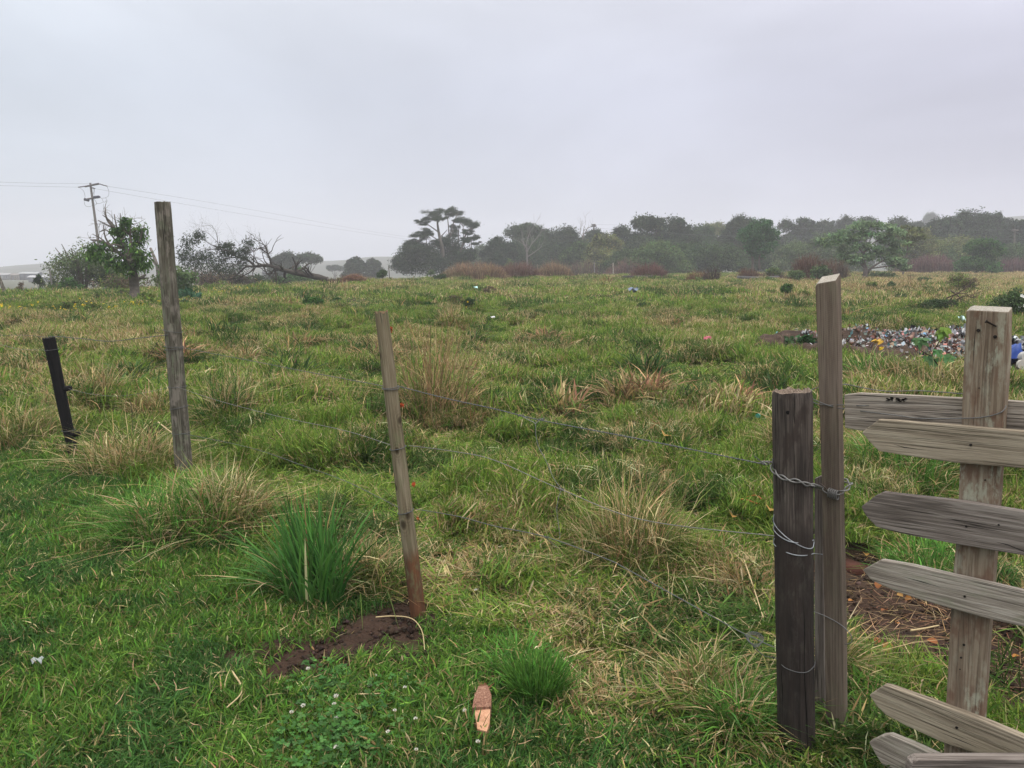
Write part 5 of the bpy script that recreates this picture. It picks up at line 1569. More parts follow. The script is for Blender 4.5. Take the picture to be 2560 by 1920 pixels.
RB = [(.125, .070, .050), (.165, .095, .062), (.09, .052, .042)]
BRN = [(.13, .095, .065), (.17, .125, .08), (.09, .065, .05)]
def canes(u, v, top, hw, n, label, cols, Y=None, w_=.02, name='cane_thicket', cat='thicket', group=None, fan=.5, ragged=.35):
    """many thin upright stems of a dry thicket"""
    g = G(u, v) if Y is None else on_ground(u, Y)
    Hh = P(u, top, g.y).z - g.z; W = hw / F * g.y
    b = MB()
    x = rng.uniform(-1, 1, n); y = rng.uniform(-1, 1, n)
    prof = (1 - np.abs(x) ** 2.2) * (.72 + .28 * vn(x * 4 + u, y, 3))
    base = np.stack([g.x + x * W, g.y + y * min(W * .4, 3.0), np.zeros(n)], 1)
    base[:, 2] = h(base[:, 0], base[:, 1]) - .05
    L = Hh * prof * rng.uniform(1 - ragged, 1.08, n) + .15
    phi = np.where(rng.uniform(0, 1, n) < .65, np.where(x > 0, 0., math.pi) + rng.normal(0, .7, n), rng.uniform(0, 6.28, n))
    c = colvar(n, cols, .25, .06)
    b.blades(n, base, L, w_, rng.uniform(.0, fan, n), c, np.full(n, 9.), phi=phi, wig=.04, tipw=.3, seg=4)
    # side twigs
    m = n * 2
    i = rng.integers(0, n, m); t = rng.uniform(.35, .95, m)
    bs = base[i] + np.stack([np.cos(phi[i]), np.sin(phi[i]), np.zeros(m)], 1) * (L[i] * fan * .4 * t ** 1.6)[:, None]; bs[:, 2] += L[i] * t * .93
    b.blades(m, bs, L[i] * rng.uniform(.12, .3, m), w_ * .6, rng.uniform(.3, 1.0, m), colvar(m, cols, .25, .06), np.full(m, 9.), tipw=.3)
    return tag(b.build(name, M['tuft']), label, cat, group)

TG = 'dry cane thickets at the back of the pasture'
TAN = [(.25, .175, .11), (.30, .21, .135), (.18, .12, .085)]
PINKB = [(.17, .10, .085), (.21, .13, .10), (.13, .075, .065)]
canes(1185, 694, 648, 95, 2000, 'broad hump of tan dry canes beneath the outer pine', TAN, w_=.032, group=TG)
canes(1285, 694, 656, 80, 1400, 'pinkish dry canes joining the tan hump to the next', PINKB, w_=.03, group=TG)
canes(1385, 694, 648, 54, 1100, 'smaller rounded brown cane thicket past the green sprig', TAN, w_=.03, group=TG)
canes(1130, 697, 676, 60, 500, 'low olive fringe of canes under the tallest pine', [(.14, .13, .07), (.17, .14, .08)], w_=.03, group=TG)
canes(1620, 696, 648, 52, 900, 'fan-shaped red-brown leafless bush standing alone before the wood', [(.15, .075, .065), (.19, .10, .085), (.11, .06, .055)], w_=.03, name='leafless_bush', cat='bush', fan=.8)
canes(1570, 672, 640, 70, 700, 'dim reddish thicket behind the lone fan-shaped bush', PINKB, Y=104, w_=.05, group=TG)
canes(1745, 704, 672, 34, 420, 'collapsed orange-brown dead bush with tangled stems', [(.19, .105, .06), (.14, .08, .05)], w_=.025, name='dead_bush', cat='bush', fan=1.0)
canes(1778, 706, 655, 22, 160, 'thin dark leafless sapling rising from the collapsed bush', [(.07, .05, .045)], w_=.03, name='dead_sapling', cat='sapling', fan=.7)
canes(1872, 696, 664, 38, 700, 'rusty low thicket under the round-headed tree', RB, w_=.03, group=TG)
canes(2030, 704, 628, 62, 1300, 'dense dark red-brown thicket beside the umbrella tree', RB, w_=.03, group=TG, fan=.4)
canes(2085, 704, 640, 40, 700, 'brownish green thicket touching the umbrella tree trunk', BRN, w_=.03, group=TG, fan=.4)
canes(2330, 692, 630, 90, 1300, 'long purplish thicket in the mist past the umbrella tree', [(.13, .075, .075), (.16, .095, .09)], Y=92, w_=.05, group=TG, fan=.3)
canes(2540, 690, 636, 60, 800, 'purplish misty thicket at the edge beyond the bright tree', [(.12, .07, .075), (.15, .09, .09)], Y=95, w_=.05, group=TG, fan=.3)
canes(1935, 702, 678, 60, 600, 'dark brushwood piled by the flat grey slab', [(.09, .06, .055), (.12, .08, .07)], w_=.03, group=TG, fan=1.0)
canes(1690, 668, 640, 60, 500, 'dim purple-brown thicket at the foot of the dark wood', PINKB, Y=108, w_=.05, group=TG)
canes(1455, 676, 640, 50, 500, 'shadowed brown thicket by the white stake', BRN, Y=106, w_=.05, group=TG)

LB = 'low bushes dotted over the pasture'
bush(957, 694, 673, 16, 'small grey green bush beyond the brush heap on the crest', MIDG, .11, group=LB)
bush(1100, 699, 682, 18, 'small dark bush under the tan cane hump', MIDG, .11, group=LB)
bush(1078, 690, 668, 12, 'bright green sprig of bush below the tallest pine', LITG, .12, group=LB, Y=84)
bush(1275, 672, 642, 14, 'lime green shrub peeping over the cane thickets', LITG, .2, Y=100, group=LB)
bush(1299, 694, 681, 11, 'tiny dark bush before the pinkish canes', DKG, .1, group=LB)
bush(1385, 695, 680, 30, 'flat dark weed patch below the smaller cane thicket', OLV, .1, group=LB)
bush(1225, 735, 715, 17, 'short brown scrub tuft in the middle of the pasture', BRN, .07, group=LB)
bush(1140, 775, 732, 28, 'twiggy brown shrub behind the pale post top', BRN + OLV, .05, group=LB, dens=.8, stems=26)
bush(1172, 778, 745, 14, 'little bush dotted yellow beside the twiggy brown shrub', MIDG, .05, group=LB, flowers=3, fcol=(.7, .5, .03))
bush(1067, 772, 752, 14, 'dark leafy weed on the grass near the twiggy shrub', DKG, .07, group=LB)
bush(785, 770, 742, 30, 'spreading dark leafy weed below the fallen trunk', DKG, .10, group=LB)
bush(843, 757, 746, 8, 'small companion of the dark leafy weed', DKG, .08, group=LB)
bush(725, 800, 775, 20, 'dull olive weed mound in the open pasture', OLV, .07, group=LB) if False else None
bush(310, 748, 722, 22, 'dark twiggy scrub at the foot of the lopped tree', OLV + [(.07, .05, .04)], .06, group=LB)
bush(365, 752, 728, 24, 'grassy scrub on the shaded foot of the lopped tree', OLV, .07, group=LB)
bush(173, 780, 752, 22, 'low dark scrub among the yellow flowers', OLV + [(.07, .05, .04)], .06, group=LB)
bush(240, 778, 758, 30, 'sprawling twiggy scrub between the yellow flower patches', OLV, .06, group=LB)
bush(1610, 777, 757, 22, 'dark green clump beside the scrap of blue plastic', MIDG, .07, group=LB)
bush(1650, 745, 722, 18, 'wispy olive shrub behind the blue plastic scrap', OLV, .06, group=LB, dens=.6)
bush(1530, 765, 748, 15, 'dark low shrub with a dry stalk in mid pasture', OLV, .06, group=LB)
bush(1425, 740, 726, 16, 'brown tuft shrub far out in the pasture', BRN, .07, group=LB) if False else None
bush(1965, 745, 706, 16, 'narrow dark green conifer-like shrub near the sawn plank', DKG, .08, group=LB)
bush(1925, 740, 722, 18, 'olive shrub beside the narrow conifer-like shrub', OLV, .07, group=LB)
bush(2010, 750, 725, 18, 'bushy weed just behind the plank top', OLV, .07, group=LB)
bush(2407, 728, 682, 42, 'flat-topped olive shrub with brown dead sides', OLV + BRN, .09, group=LB)
bush(2345, 775, 745, 48, 'dark green low bush behind the gate batten', MIDG, .06, group=LB, dens=1.4)
bush(2275, 775, 752, 34, 'dull green bush joining the dark low bush', OLV, .06, group=LB)
bush(1990, 706, 668, 26, 'light green shrub in front of the dark red-brown thicket', LITG, .12, group=LB)
bush(2052, 706, 660, 30, 'mid green shrub growing through the dark red-brown thicket', LITG + MIDG, .12, group=LB)
bush(1935, 700, 668, 26, 'olive green shrub between the rusty thicket and the red-brown thicket', LITG + OLV, .12, group=LB)
bush(2310, 705, 692, 22, 'green weed clump on the far pasture past the umbrella tree', MIDG, .1, group=LB)
bush(2180, 722, 705, 14, 'small olive weed below the umbrella tree trunk', OLV, .08, group=LB)
bush(2228, 720, 704, 9, 'pale weed standing past the umbrella tree trunk', LITG, .08, group=LB)
bush(2205, 700, 676, 50, 'grey green low branches lying under the umbrella tree', LITG, .2, group=LB, Y=64)
bush(2535, 800, 722, 62, 'green bush carrying white trumpet flowers at the edge', MIDG, .07, group=LB, flowers=9, dens=1.4)
bush(2250, 745, 736, 22, 'dark weed patch in the dry grass behind the gate', MIDG, .07, group=LB)
bare('fallen_branches', 'tangle of fallen dead branches in the dry grass behind the gate', 'branches', 24, [(Z5((1530, 850), (1620, 870), (1720, 850)), .02, .01), (Z5((1560, 890), (1650, 850), (1740, 800)), .025, .01), (Z5((1650, 900), (1720, 870), (1800, 890)), .02, .01), (Z5((1600, 830), (1660, 870), (1690, 920)), .02, .01)], (.09, .065, .055), 6, .7)
bare('dead_weed', 'upright dead reddish weed stem past the umbrella tree', 'weed', 40, [(Z5((1262, 830), (1262, 760), (1262, 690)), .012, .006), (Z5((1262, 770), (1240, 720)), .008, .004), (Z5((1262, 760), (1285, 720)), .008, .004)], (.10, .06, .05), 10, .3)

# bushes round the lopped tree and under the fallen tree
bush(205, 728, 600, 108, 'large airy grey green bush behind the lopped tree', [(.10, .14, .06), (.125, .165, .075), (.08, .105, .05)], .15, Y=43, dens=1.0, stems=16, aspect=.4, droop=.4)
bush(262, 733, 640, 60, 'denser green bush at the back of the lopped tree', MIDG, .15, Y=44, dens=1.2)
bush(300, 736, 675, 70, 'brown twiggy bush below the lopped tree crown', BRN + OLV, .12, Y=42)
bush(170, 730, 690, 30, 'dark low bush at the edge of the airy bush', DKG, .14, Y=42)
bush(93, 726, 683, 16, 'little feathery dark conifer on the crest', PINE, .12, Y=45, name='young_conifer', cat='conifer')
bush(132, 728, 700, 14, 'dark shrub behind the thin grey stake', PINE, .12, Y=46)
bush(45, 724, 700, 14, 'sparse reddish weed on the crest', BRN, .08, Y=42, dens=.3)
bush(440, 738, 655, 62, 'light green large-leaved bush with some yellow leaves', LITG + [(.10, .17, .055)], .19, Y=36, dens=1.0, aspect=.4, droop=1.0, group=None)
bush(472, 762, 722, 32, 'blue green broad-leaved castor plant by the tall post', [(.035, .09, .045), (.045, .115, .06)], .17, aspect=.8, droop=.4, dens=.8)
bush(520, 720, 665, 60, 'dark brown tangled scrub below the fallen crown', BRN + [(.06, .05, .04)], .15, Y=58)
bush(590, 722, 672, 50, 'dusky scrub between the fallen branches', [(.08, .065, .05), (.05, .06, .03)], .15, Y=60)
bush(640, 716, 682, 35, 'dark green bush under the fallen trunk by its props', MIDG, .16, Y=64)
bush(700, 712, 684, 34, 'leafy green bush behind the grey prop of fallen trunk', MIDG, .16, Y=66)
bush(745, 704, 658, 36, 'bright green large-leaved bush behind the fallen trunk', [(.07, .15, .04), (.09, .18, .05)], .2, Y=76, aspect=.5)
bush(770, 708, 690, 26, 'low green shrub below the fallen trunk foot', MIDG, .14, Y=66)
bush(520, 722, 706, 30, 'rounded olive shrub on the crest below the fallen crown', OLV, .1)
# brush heap
hb_ = MB()
g = G(885, 703); n = 2600
W_, H_ = 42 / F * g.y, 30 / F * g.y
th = rng.uniform(0, 6.28, n); rr = np.sqrt(rng.uniform(0, 1, n))
base = np.stack([g.x + rr * np.cos(th) * W_, g.y + rr * np.sin(th) * W_ * .7, np.zeros(n)], 1)
base[:, 2] = h(base[:, 0], base[:, 1]) + H_ * (1 - rr ** 2) * rng.uniform(.4, 1.0, n)
hb_.blades(n, base, rng.uniform(.3, .8, n), .028, rng.uniform(.6, 1.0, n), colvar(n, [(.25, .135, .085), (.19, .10, .065), (.30, .18, .11)], .25), np.full(n, 9.), wig=.06, zmul=.3, seg=4)
tag(hb_.build('brush_heap', M['tuft']), 'rounded heap of reddish brown dead brush beside the fallen trunk foot', 'brush heap')
canes(832, 703, 690, 26, 260, 'dark uprooted roots at the foot of the fallen trunk', [(.11, .06, .045), (.08, .05, .04)], w_=.04, name='root_tangle', cat='roots', fan=1.4)
bare('broken_snag', 'pale grey broken snag behind the tall grey post', 'dead trunk', 40, [([(398, 735), (396, 690), (390, 655), (376, 620)], .12, .06), ([(392, 665), (380, 650), (372, 640)], .06, .03)], (.20, .175, .16), 1, .3)

# yellow flower patches
for i, (u, v, du, dv, lab) in enumerate(((55, 790, 60, 10, 'yellow flowers scattered near the picture edge below the airy bush'), (214, 779, 22, 8, 'yellow flowers among the twiggy scrub below the lopped tree'), (325, 772, 55, 8, 'yellow flowers in front of the lopped tree foot'), (560, 737, 30, 7, 'yellow flowers below the fallen crown'), (630, 731, 50, 4, 'thin band of yellow flowers under the fallen trunk'))):
    c = G(u, v); a = G(u + du, v); f1, f2 = G(u, v - dv), G(u, v + dv)
    n = 26
    x = c.x + rng.normal(0, .5, n) * (a.x - c.x); y = c.y + rng.normal(0, .5, n) * abs(f1.y - f2.y) * .5
    pos = np.stack([x, y, h(x, y) + rng.uniform(.16, .30, n)], 1)
    b = MB(); b.leaves(np.repeat(pos, 5, 0) + rng.normal(0, .012, (n * 5, 3)), .042, colvar(n * 5, (.62, .45, .03), .15), .9, np.tile([0, -.5, 1.], (n * 5, 1)) + rng.normal(0, .3, (n * 5, 3)))
    tag(b.build('yellow_flowers', M['leaf']), lab, 'flowers', kind='stuff')

# small clumps of weed and dry grass standing in the pasture: two kinds, nothing in the picture tells one from the next
def small_clump(nm, greens, dead):
    b = MB(); n = 130
    rr = np.sqrt(rng.uniform(0, 1, n)); th = rng.uniform(0, 6.28, n)
    base = np.stack([.2 * rr * np.cos(th), .16 * rr * np.sin(th), .10 * (1 - rr ** 2) * rng.uniform(0, 1, n) - .02], 1)
    rnd = rng.uniform(.2, 1, n); rnd[rng.uniform(0, 1, n) < dead] = -1
    b.blades(n, base, rng.uniform(.10, .28, n), rng.uniform(.008, .018, n), rng.uniform(.2, 1.6, n), colvar(n, greens, .3), rnd, colvar(n, STRAW[1:3] + [(.22, .13, .075)], .3), phi=th + rng.normal(0, 1, n))
    return b.mesh(nm, M['tuft'])
CLA = [small_clump('weed_clump', [(.05, .095, .025), (.065, .115, .03), (.036, .07, .02)], .1) for _ in range(4)]
CLB = [small_clump('straw_clump', OLV, .75) for _ in range(4)]
for i in range(95):
    Yq = 8 * (6.2 ** random.random()); xq = random.uniform(-.64, .52) * Yq
    if DUMP(np.array([xq]), np.array([Yq]))[0] > .1: continue
    dark = i % 5 < 3
    o = bpy.data.objects.new('weed_clump' if dark else 'straw_clump', random.choice(CLA if dark else CLB)); COL.objects.link(o)
    s = random.uniform(.7, 1.3) * (1 + Yq / 45)
    o.location = (xq, Yq, H(xq, Yq) + .04); o.scale = (s * random.uniform(.9, 1.5), s, s * random.uniform(.7, 1.1)); o.rotation_euler = (0, 0, random.random() * 6.28)
    if dark: tag(o, 'small dark green weed clump low in the pasture grass', 'weed', 'dark weed clumps in the pasture')
    else: tag(o, 'small dry straw clump standing in the pasture grass', 'grass tuft', 'dry straw clumps in the pasture')
# ------------------------------------------------------------------ power poles and lines
def crossarm(mb, a, b_, r, col):
    mb.tube([a, b_], r, r, 4, col)

UY = 92
PC = (.16, .145, .13)
ub = on_ground(250, UY, 690)
up = P(225.7, 457.6, UY)
root = empty('power_pole', ub, 'wooden power pole with two crossarms behind the lopped tree', 'power pole', 'power poles')
b = MB(); b.tube([ub - Vector((0, 0, 1)), P(245.7, 606, UY), up], [.17, .15, .115], None, 10, PC, wob=.05); b.build('pole', M['bark'], root, True)
ARMS = []
for q in ([(212, 466.5), (248, 459.5)], [(211, 499), (250.5, 492.5)]):
    b = MB(); a0, a1 = P(*q[0], UY - .25), P(*q[1], UY - .15); d = (a1 - a0).normalized()
    b.tube([a0, a1], .10, .10, 4, (.10, .09, .085)); ARMS.append(b.build('crossarm', M['bark'], root))
for q in ([(211, 466), (196, 468)], [(249, 460), (268, 465.5)], [(233, 461), (246, 458.5)], [(226, 468), (237, 471.5)]):
    a0, a1 = P(*q[0], UY - .2), P(*q[1], UY - .2)
    b = MB(); n_ = 14; b.tube([a0.lerp(a1, i / (n_ - 1)) for i in range(n_)], [.035 + .05 * (i % 2) for i in range(n_)], None, 8, (.13, .12, .13)); b.build('insulator', M['plain'], ARMS[0])
for q in ([(211, 498), (222, 501)], [(235, 493.5), (248, 492)]):
    b = MB(); b.tube([P(*q[0], UY - .35), P(*q[1], UY - .35)], .16, .16, 10, (.045, .045, .06)); b.build('fuse_switch', M['plain'], ARMS[1])
for q in (Z1((840, 205), (885, 240), (903, 290), (900, 330)), Z1((895, 345), (905, 395), (940, 412), (980, 400)), Z1((1138, 195), (1158, 250), (1150, 300), (1105, 320), (1065, 318)), Z1((1125, 318), (1132, 340), (1105, 365), (1085, 325)), Z1((1020, 375), (1060, 378), (1100, 360)), Z1((985, 210), (1000, 240), (985, 290)), Z1((1005, 220), (1000, 290), (1010, 305)), Z1((1000, 330), (1030, 375), (1000, 400))):
    b = MB(); b.tube(poly([P(u, v, UY - .3) for u, v in q], 5), .017, .017, 5, (.12, .12, .13), cap=False); b.build('jumper_cable', M['plain'], root)
U2 = 150
b2 = on_ground(1486, U2); t2 = P(1484.8, 561, U2)
root = empty('power_pole', b2, 'misty distant power pole rising out of the wood', 'power pole', 'power poles')
b = MB(); b.tube([b2, t2], .17, .13, 8, PC); b.build('pole', M['bark'], root)
for q in ([(1477, 566), (1491, 565)], [(1479, 562), (1489, 561.5)]):
    b = MB(); b.tube([P(*q[0], U2 - .2), P(*q[1], U2 - .2)], .13, .13, 4, (.11, .1, .09)); b.build('crossarm', M['bark'], root)
U3 = 110
b3 = on_ground(2536, U3); t3 = P(2537, 572, U3)
root = empty('power_pole', b3, 'dim power pole half hidden in the wood by the picture edge', 'power pole', 'power poles')
b = MB(); b.tube([b3, t3], .13, .11, 8, PC); b.build('pole', M['bark'], root)
b = MB(); b.tube([P(2529, 576, U3 - .2), P(2546, 576, U3 - .2)], .09, .09, 4, PC); b.build('crossarm', M['bark'], root)

def line(label, pts, r=.011):
    b = MB(); b.tube(poly([P(u, v, y) for u, v, y in pts], 10), r, r, 5, (.16, .16, .175), cap=False)
    tag(b.build('power_line', M['plain']), label, 'power line', 'power lines in the mist')
line('upper power line leaving the near pole towards the picture edge', [(246, 458.5, UY), (226, 459.5, UY - .4), (100, 458, 88), (0, 455, 85), (-260, 446, 78)])
line('lower power line leaving the near pole towards the picture edge', [(196, 468, UY), (100, 466, 88), (0, 464, 85), (-260, 458, 78)])
line('upper line sagging from the near pole to the hidden valley', [(268, 465.5, UY), (500, 502, 118), (700, 537, 150), (900, 574, 190), (1020, 592, 220), (1180, 612, 260)], .013)
line('second line sagging below it towards the hidden valley', [(237, 471.5, UY), (400, 500, 108), (600, 534, 138), (800, 566, 175), (1012, 597, 220), (1180, 618, 260)], .013)
line('upper faint line crossing the wood from the distant pole', [(1489, 561.5, U2), (1580, 563, 140), (1900, 570, 118), (2350, 575, 108), (2560, 574, 106), (2900, 570, 104)])
line('lower pale line crossing the dark wood from the distant pole', [(1491, 570, U2), (1580, 577, 135), (1700, 585, 118), (1830, 590, 108), (2000, 592, 104), (2350, 599, 100), (2537, 598, 100), (2900, 600, 100)])

# stakes
for (u, v, t, r, lab, c, Y) in ((125, 725, 670, .045, 'thin grey stake beside the airy bush on the crest', (.20, .19, .18), 42), (1534, 680, 657, .06, 'pale stake standing before the dark wood', (.42, .39, .35), 96), (1345, 690, 660, .05, 'thin pale stake among the pinkish canes', (.25, .2, .17), 80), (1487, 672, 656, .05, 'grey stake in the shade of the wood', (.28, .26, .27), 98), (973, 690, 664, .05, 'dark stake by the mist on the crest', (.12, .10, .09), 80)):
    g = on_ground(u, Y); p = P(u - 1.5, t, Y)
    b = MB(); b.tube([g - Vector((0, 0, .2)), g.lerp(p, .5) + Vector((.01, 0, 0)), p], r, r * .85, 8, c, wob=.1)
    tag(b.build('stake', M['bark'], None, True), lab, 'stake', 'stakes in the pasture')

# far farm buildings
def barn(u0, u1, veave, vbase, Y, wall, roof, label, rh=.5, depth=3):
    a, c = P(u0, veave, Y), P(u1, veave, Y)
    zb = P(u0, vbase, Y).z
    cx, wd, hh = (a.x + c.x) / 2, c.x - a.x, a.z - zb
    root = empty('farm_shed', (cx, Y, zb), label, 'farm shed', 'farm sheds in the valley')
    b = MB(); b.box((cx, Y + depth / 2, zb + hh / 2), (wd, depth, hh), wall); WALL = b.build('wall', M['plain'], root)
    b = MB()
    e = .3
    V = [(cx - wd / 2 - e, Y - e, a.z), (cx + wd / 2 + e, Y - e, a.z), (cx + wd / 2 + e, Y + depth + e, a.z), (cx - wd / 2 - e, Y + depth + e, a.z), (cx - wd / 2 - e, Y + depth / 2, a.z + rh), (cx + wd / 2 + e, Y + depth / 2, a.z + rh)]
    b.add(V, [(0, 1, 5, 4), (2, 3, 4, 5)], roof); b.add(V, [(1, 2, 5), (3, 0, 4)], wall); b.build('roof', M['plain'], root)
    b = MB(); b.box((cx - wd * .2, Y - .03, zb + hh * .4), (wd * .14, .06, hh * .8), (.05, .05, .06)); b.build('door', M['plain'], WALL)
    for k in (.15, .35):
        b = MB(); b.box((cx + wd * k, Y - .03, zb + hh * .6), (wd * .08, .05, hh * .3), (.04, .05, .06)); b.build('window', M['plain'], WALL)

barn(48, 92, 684, 700, 240, (.08, .09, .11), (.28, .29, .30), 'dark walled shed with a long white roof in the valley')
barn(70, 122, 693, 706, 225, (.10, .11, .12), (.34, .34, .36), 'nearer low shed with a bright white roof beside the little conifer')
barn(26, 46, 688, 700, 260, (.2, .17, .14), (.15, .13, .12), 'small buff house among the valley sheds', .6)
barn(-10, 20, 687, 700, 262, (.2, .2, .2), (.25, .25, .26), 'pale house at the picture edge in the valley', .6)
barn(655, 690, 676, 690, 230, (.2, .21, .23), (.22, .23, .25), 'hazy shed glimpsed under the fallen trunk', .6)

# grey slab near the round-headed tree and dark log under the red-brown bush
s = G(1882, 699)
b = MB(); b.box(s + Vector((0, 0, .12)), (2.0, 1.1, .2), (.13, .125, .125), Matrix.Rotation(.05, 3, 'Y')); b.box(s + Vector((1.2, .3, .10)), (1.4, .8, .18), (.11, .105, .105), Matrix.Rotation(-.12, 3, 'Y'))
tag(b.build('stone_slab', M['bark']), 'flat broken grey slab lying before the rusty thicket', 'slab')
s = G(1598, 697)
b = MB(); b.tube([s + Vector((-1.3, 0, .1)), s + Vector((0, .1, .14)), s + Vector((1.1, .3, .16))], .14, .09, 8, (.05, .045, .042), wob=.3)
tag(b.build('dark_log', M['bark'], None, True), 'dark log lying under the fan-shaped leafless bush', 'log')

# ------------------------------------------------------------------ rubbish dump
mx0, mx1 = D_A.x - 2.2, D_C.x + 2.2
my0, my1 = min(D_A.y, D_C.y) - 2.6, max(D_A.y, D_C.y) + 3.0
gx, gy = np.meshgrid(np.arange(mx0, mx1, .06), np.arange(my0, my1, .06))
dm = DUMP(gx, gy)
gz = h(gx, gy) - .05 + sstep(.05, .8, dm) * (.09 + .32 * (fbm(gx * .9, gy * .9, 95) - .25)) + dm * (fbm(gx * 7, gy * 7, 96, 3) - .5) * .14
def mound(x, y):
    d = DUMP(np.array([x]), np.array([y]))
    return float((h(np.array([x]), np.array([y])) - .05 + sstep(.05, .8, d) * (.09 + .32 * (fbm(np.array([x]) * .9, np.array([y]) * .9, 95) - .25)))[0])
m, nt = new_mat('dump_soil')
tc = nd(nt, 'ShaderNodeTexCoord').outputs['Object']
nz = noisen(nt, tc, 5, 6, .7); nf = noisen(nt, tc, 60, 4, .7)
out(nt, principled(nt, ramp(nt, mathn(nt, 'ADD', mathn(nt, 'MULTIPLY', nz, .6), mathn(nt, 'MULTIPLY', nf, .4)), [(.32, (.022, .016, .013)), (.5, (.062, .042, .033)), (.68, (.14, .10, .075))]), .95, .1, nf, .8, .02))
b = MB(); R_, C_ = gx.shape; I = np.arange(R_ * C_).reshape(R_, C_)
fq = np.stack([I[:-1, :-1], I[:-1, 1:], I[1:, 1:], I[1:, :-1]], -1).reshape(-1, 4)
fq = fq[dm.ravel()[fq].max(1) > .02]
b.add(np.stack([gx, gy, gz], -1).reshape(-1, 3), fq)
tag(b.build('dump_ground', m, None, True), 'bare dark earth of the rubbish dump behind the gate', 'earth', kind='structure')


def scrap_mesh(name, size, col, crump=.35, n=6, thick=0):
    b = MB()
    q = np.linspace(-.5, .5, n)
    X, Y = np.meshgrid(q, q)
    s = rng.uniform(0, 50)
    Zc = np.array([[mnoise.noise(Vector((x * 3 + s, y * 3, s))) for x in q] for y in q]) * crump
    X2 = X * (1 + rng.uniform(-.2, .2)) + np.array([[mnoise.noise(Vector((x * 2, y * 4 + s, 9))) for x in q] for y in q]) * .35
    I = np.arange(n * n).reshape(n, n)
    b.add(np.stack([X2, Y * rng.uniform(.5, 1), Zc + .25 * crump], -1).reshape(-1, 3) * size, np.stack([I[:-1, :-1], I[:-1, 1:], I[1:, 1:], I[1:, :-1]], -1).reshape(-1, 4), col)
    me = b.mesh(name, M['litter'])
    return me


def bottle_mesh(name, L, r, col, neck=True):
    b = MB()
    pr = [(0, .2), (.02, 1), (.6, 1), (.72, .8), (.82, .35), (.95, .33), (.96, .42), (1, .4)] if neck else [(0, .97), (.03, 1), (.1, .96), (.9, .96), (.97, 1), (1, .95)]
    b.tube([Vector((z * L - L / 2, 0, r)) for z, _ in pr], [r * q for _, q in pr], None, 12, col)
    return b.mesh(name, M['litter'], True)

KINDS = [  # name, label, category, group, mesh makers, count, scale range
    ('plastic_scrap', 'crumpled white plastic scrap lying on the rubbish dump', 'plastic scrap', 'white plastic scraps on the dump', [scrap_mesh('white_scrap', .15, (.42, .42, .42), .7) for _ in range(5)], 110, (.4, 1.2)),
    ('plastic_bag', 'crumpled translucent grey plastic bag on the rubbish dump', 'plastic bag', 'grey plastic bags on the dump', [scrap_mesh('grey_bag', .20, (.30, .31, .33), .8, 8) for _ in range(4)], 80, (.5, 1.2)),
    ('cardboard_piece', 'torn brown cardboard piece on the rubbish dump', 'cardboard', 'brown cardboard pieces on the dump', [scrap_mesh('card_piece', .18, (.24, .16, .10), .25) for _ in range(3)], 60, (.5, 1.3)),
    ('green_wrapper', 'teal green plastic wrapper on the rubbish dump', 'wrapper', 'teal wrappers on the dump', [scrap_mesh('teal_wrap', .17, (.03, .26, .20), .7) for _ in range(3)], 16, (.4, 1.2)),
    ('red_wrapper', 'red plastic wrapper on the rubbish dump', 'wrapper', 'red wrappers on the dump', [scrap_mesh('red_wrap', .11, (.48, .07, .05), .6) for _ in range(2)], 14, (.4, 1.1)),
    ('blue_wrapper', 'pale blue plastic wrapper on the rubbish dump', 'wrapper', 'pale blue wrappers on the dump', [scrap_mesh('blue_wrap', .13, (.16, .33, .52), .6) for _ in range(2)], 18, (.4, 1.1)),
    ('black_bag', 'torn black bin bag on the rubbish dump', 'bin bag', 'black bin bags on the dump', [scrap_mesh('black_bag', .24, (.012, .012, .014), .8, 8) for _ in range(3)], 22, (.5, 1.2)),
    ('brown_bottle', 'brown glass bottle lying on the rubbish dump', 'bottle', 'brown bottles on the dump', [bottle_mesh('brown_bottle', .22, .03, (.10, .035, .018))], 44, (.8, 1.3)),
    ('clear_bottle', 'clear pale plastic bottle lying on the rubbish dump', 'bottle', 'pale plastic bottles on the dump', [bottle_mesh('clear_bottle', .2, .032, (.48, .52, .54))], 22, (.7, 1.2)),
    ('tin_can', 'rusty tin can lying on the rubbish dump', 'tin can', 'rusty tins on the dump', [bottle_mesh('tin_can', .12, .045, (.20, .11, .075), False)], 18, (.8, 1.3)),
]
b = MB(); n = 11000
x = np.concatenate([D_B.x + rng.normal(0, 1.15, n // 2), D_C.x + rng.normal(0, .9, n // 4), D_A.x + .6 + rng.normal(0, .6, n // 4)]); y = np.concatenate([D_B.y + .3 + rng.normal(0, 1.25, n // 2), D_C.y + .3 + rng.normal(0, 1.2, n // 4), D_A.y + rng.normal(0, .9, n // 4)])
k = DUMP(x, y) > .5
x, y = x[k], y[k]; n = len(x)
zz_ = np.array([mound(a, c) for a, c in zip(x, y)])
b.leaves(np.stack([x, y, zz_ + rng.uniform(0, .05, n)], 1), rng.uniform(.02, .10, n), colvar(n, [(.30, .30, .31), (.42, .42, .42), (.14, .13, .13), (.16, .09, .06), (.10, .06, .04), (.22, .2, .2), (.05, .04, .04), (.08, .2, .2), (.3, .1, .08)], .3), .7)
tag(b.build('litter_fragments', M['litter']), 'tiny shredded scraps of mixed rubbish covering the dump', 'litter', kind='stuff')
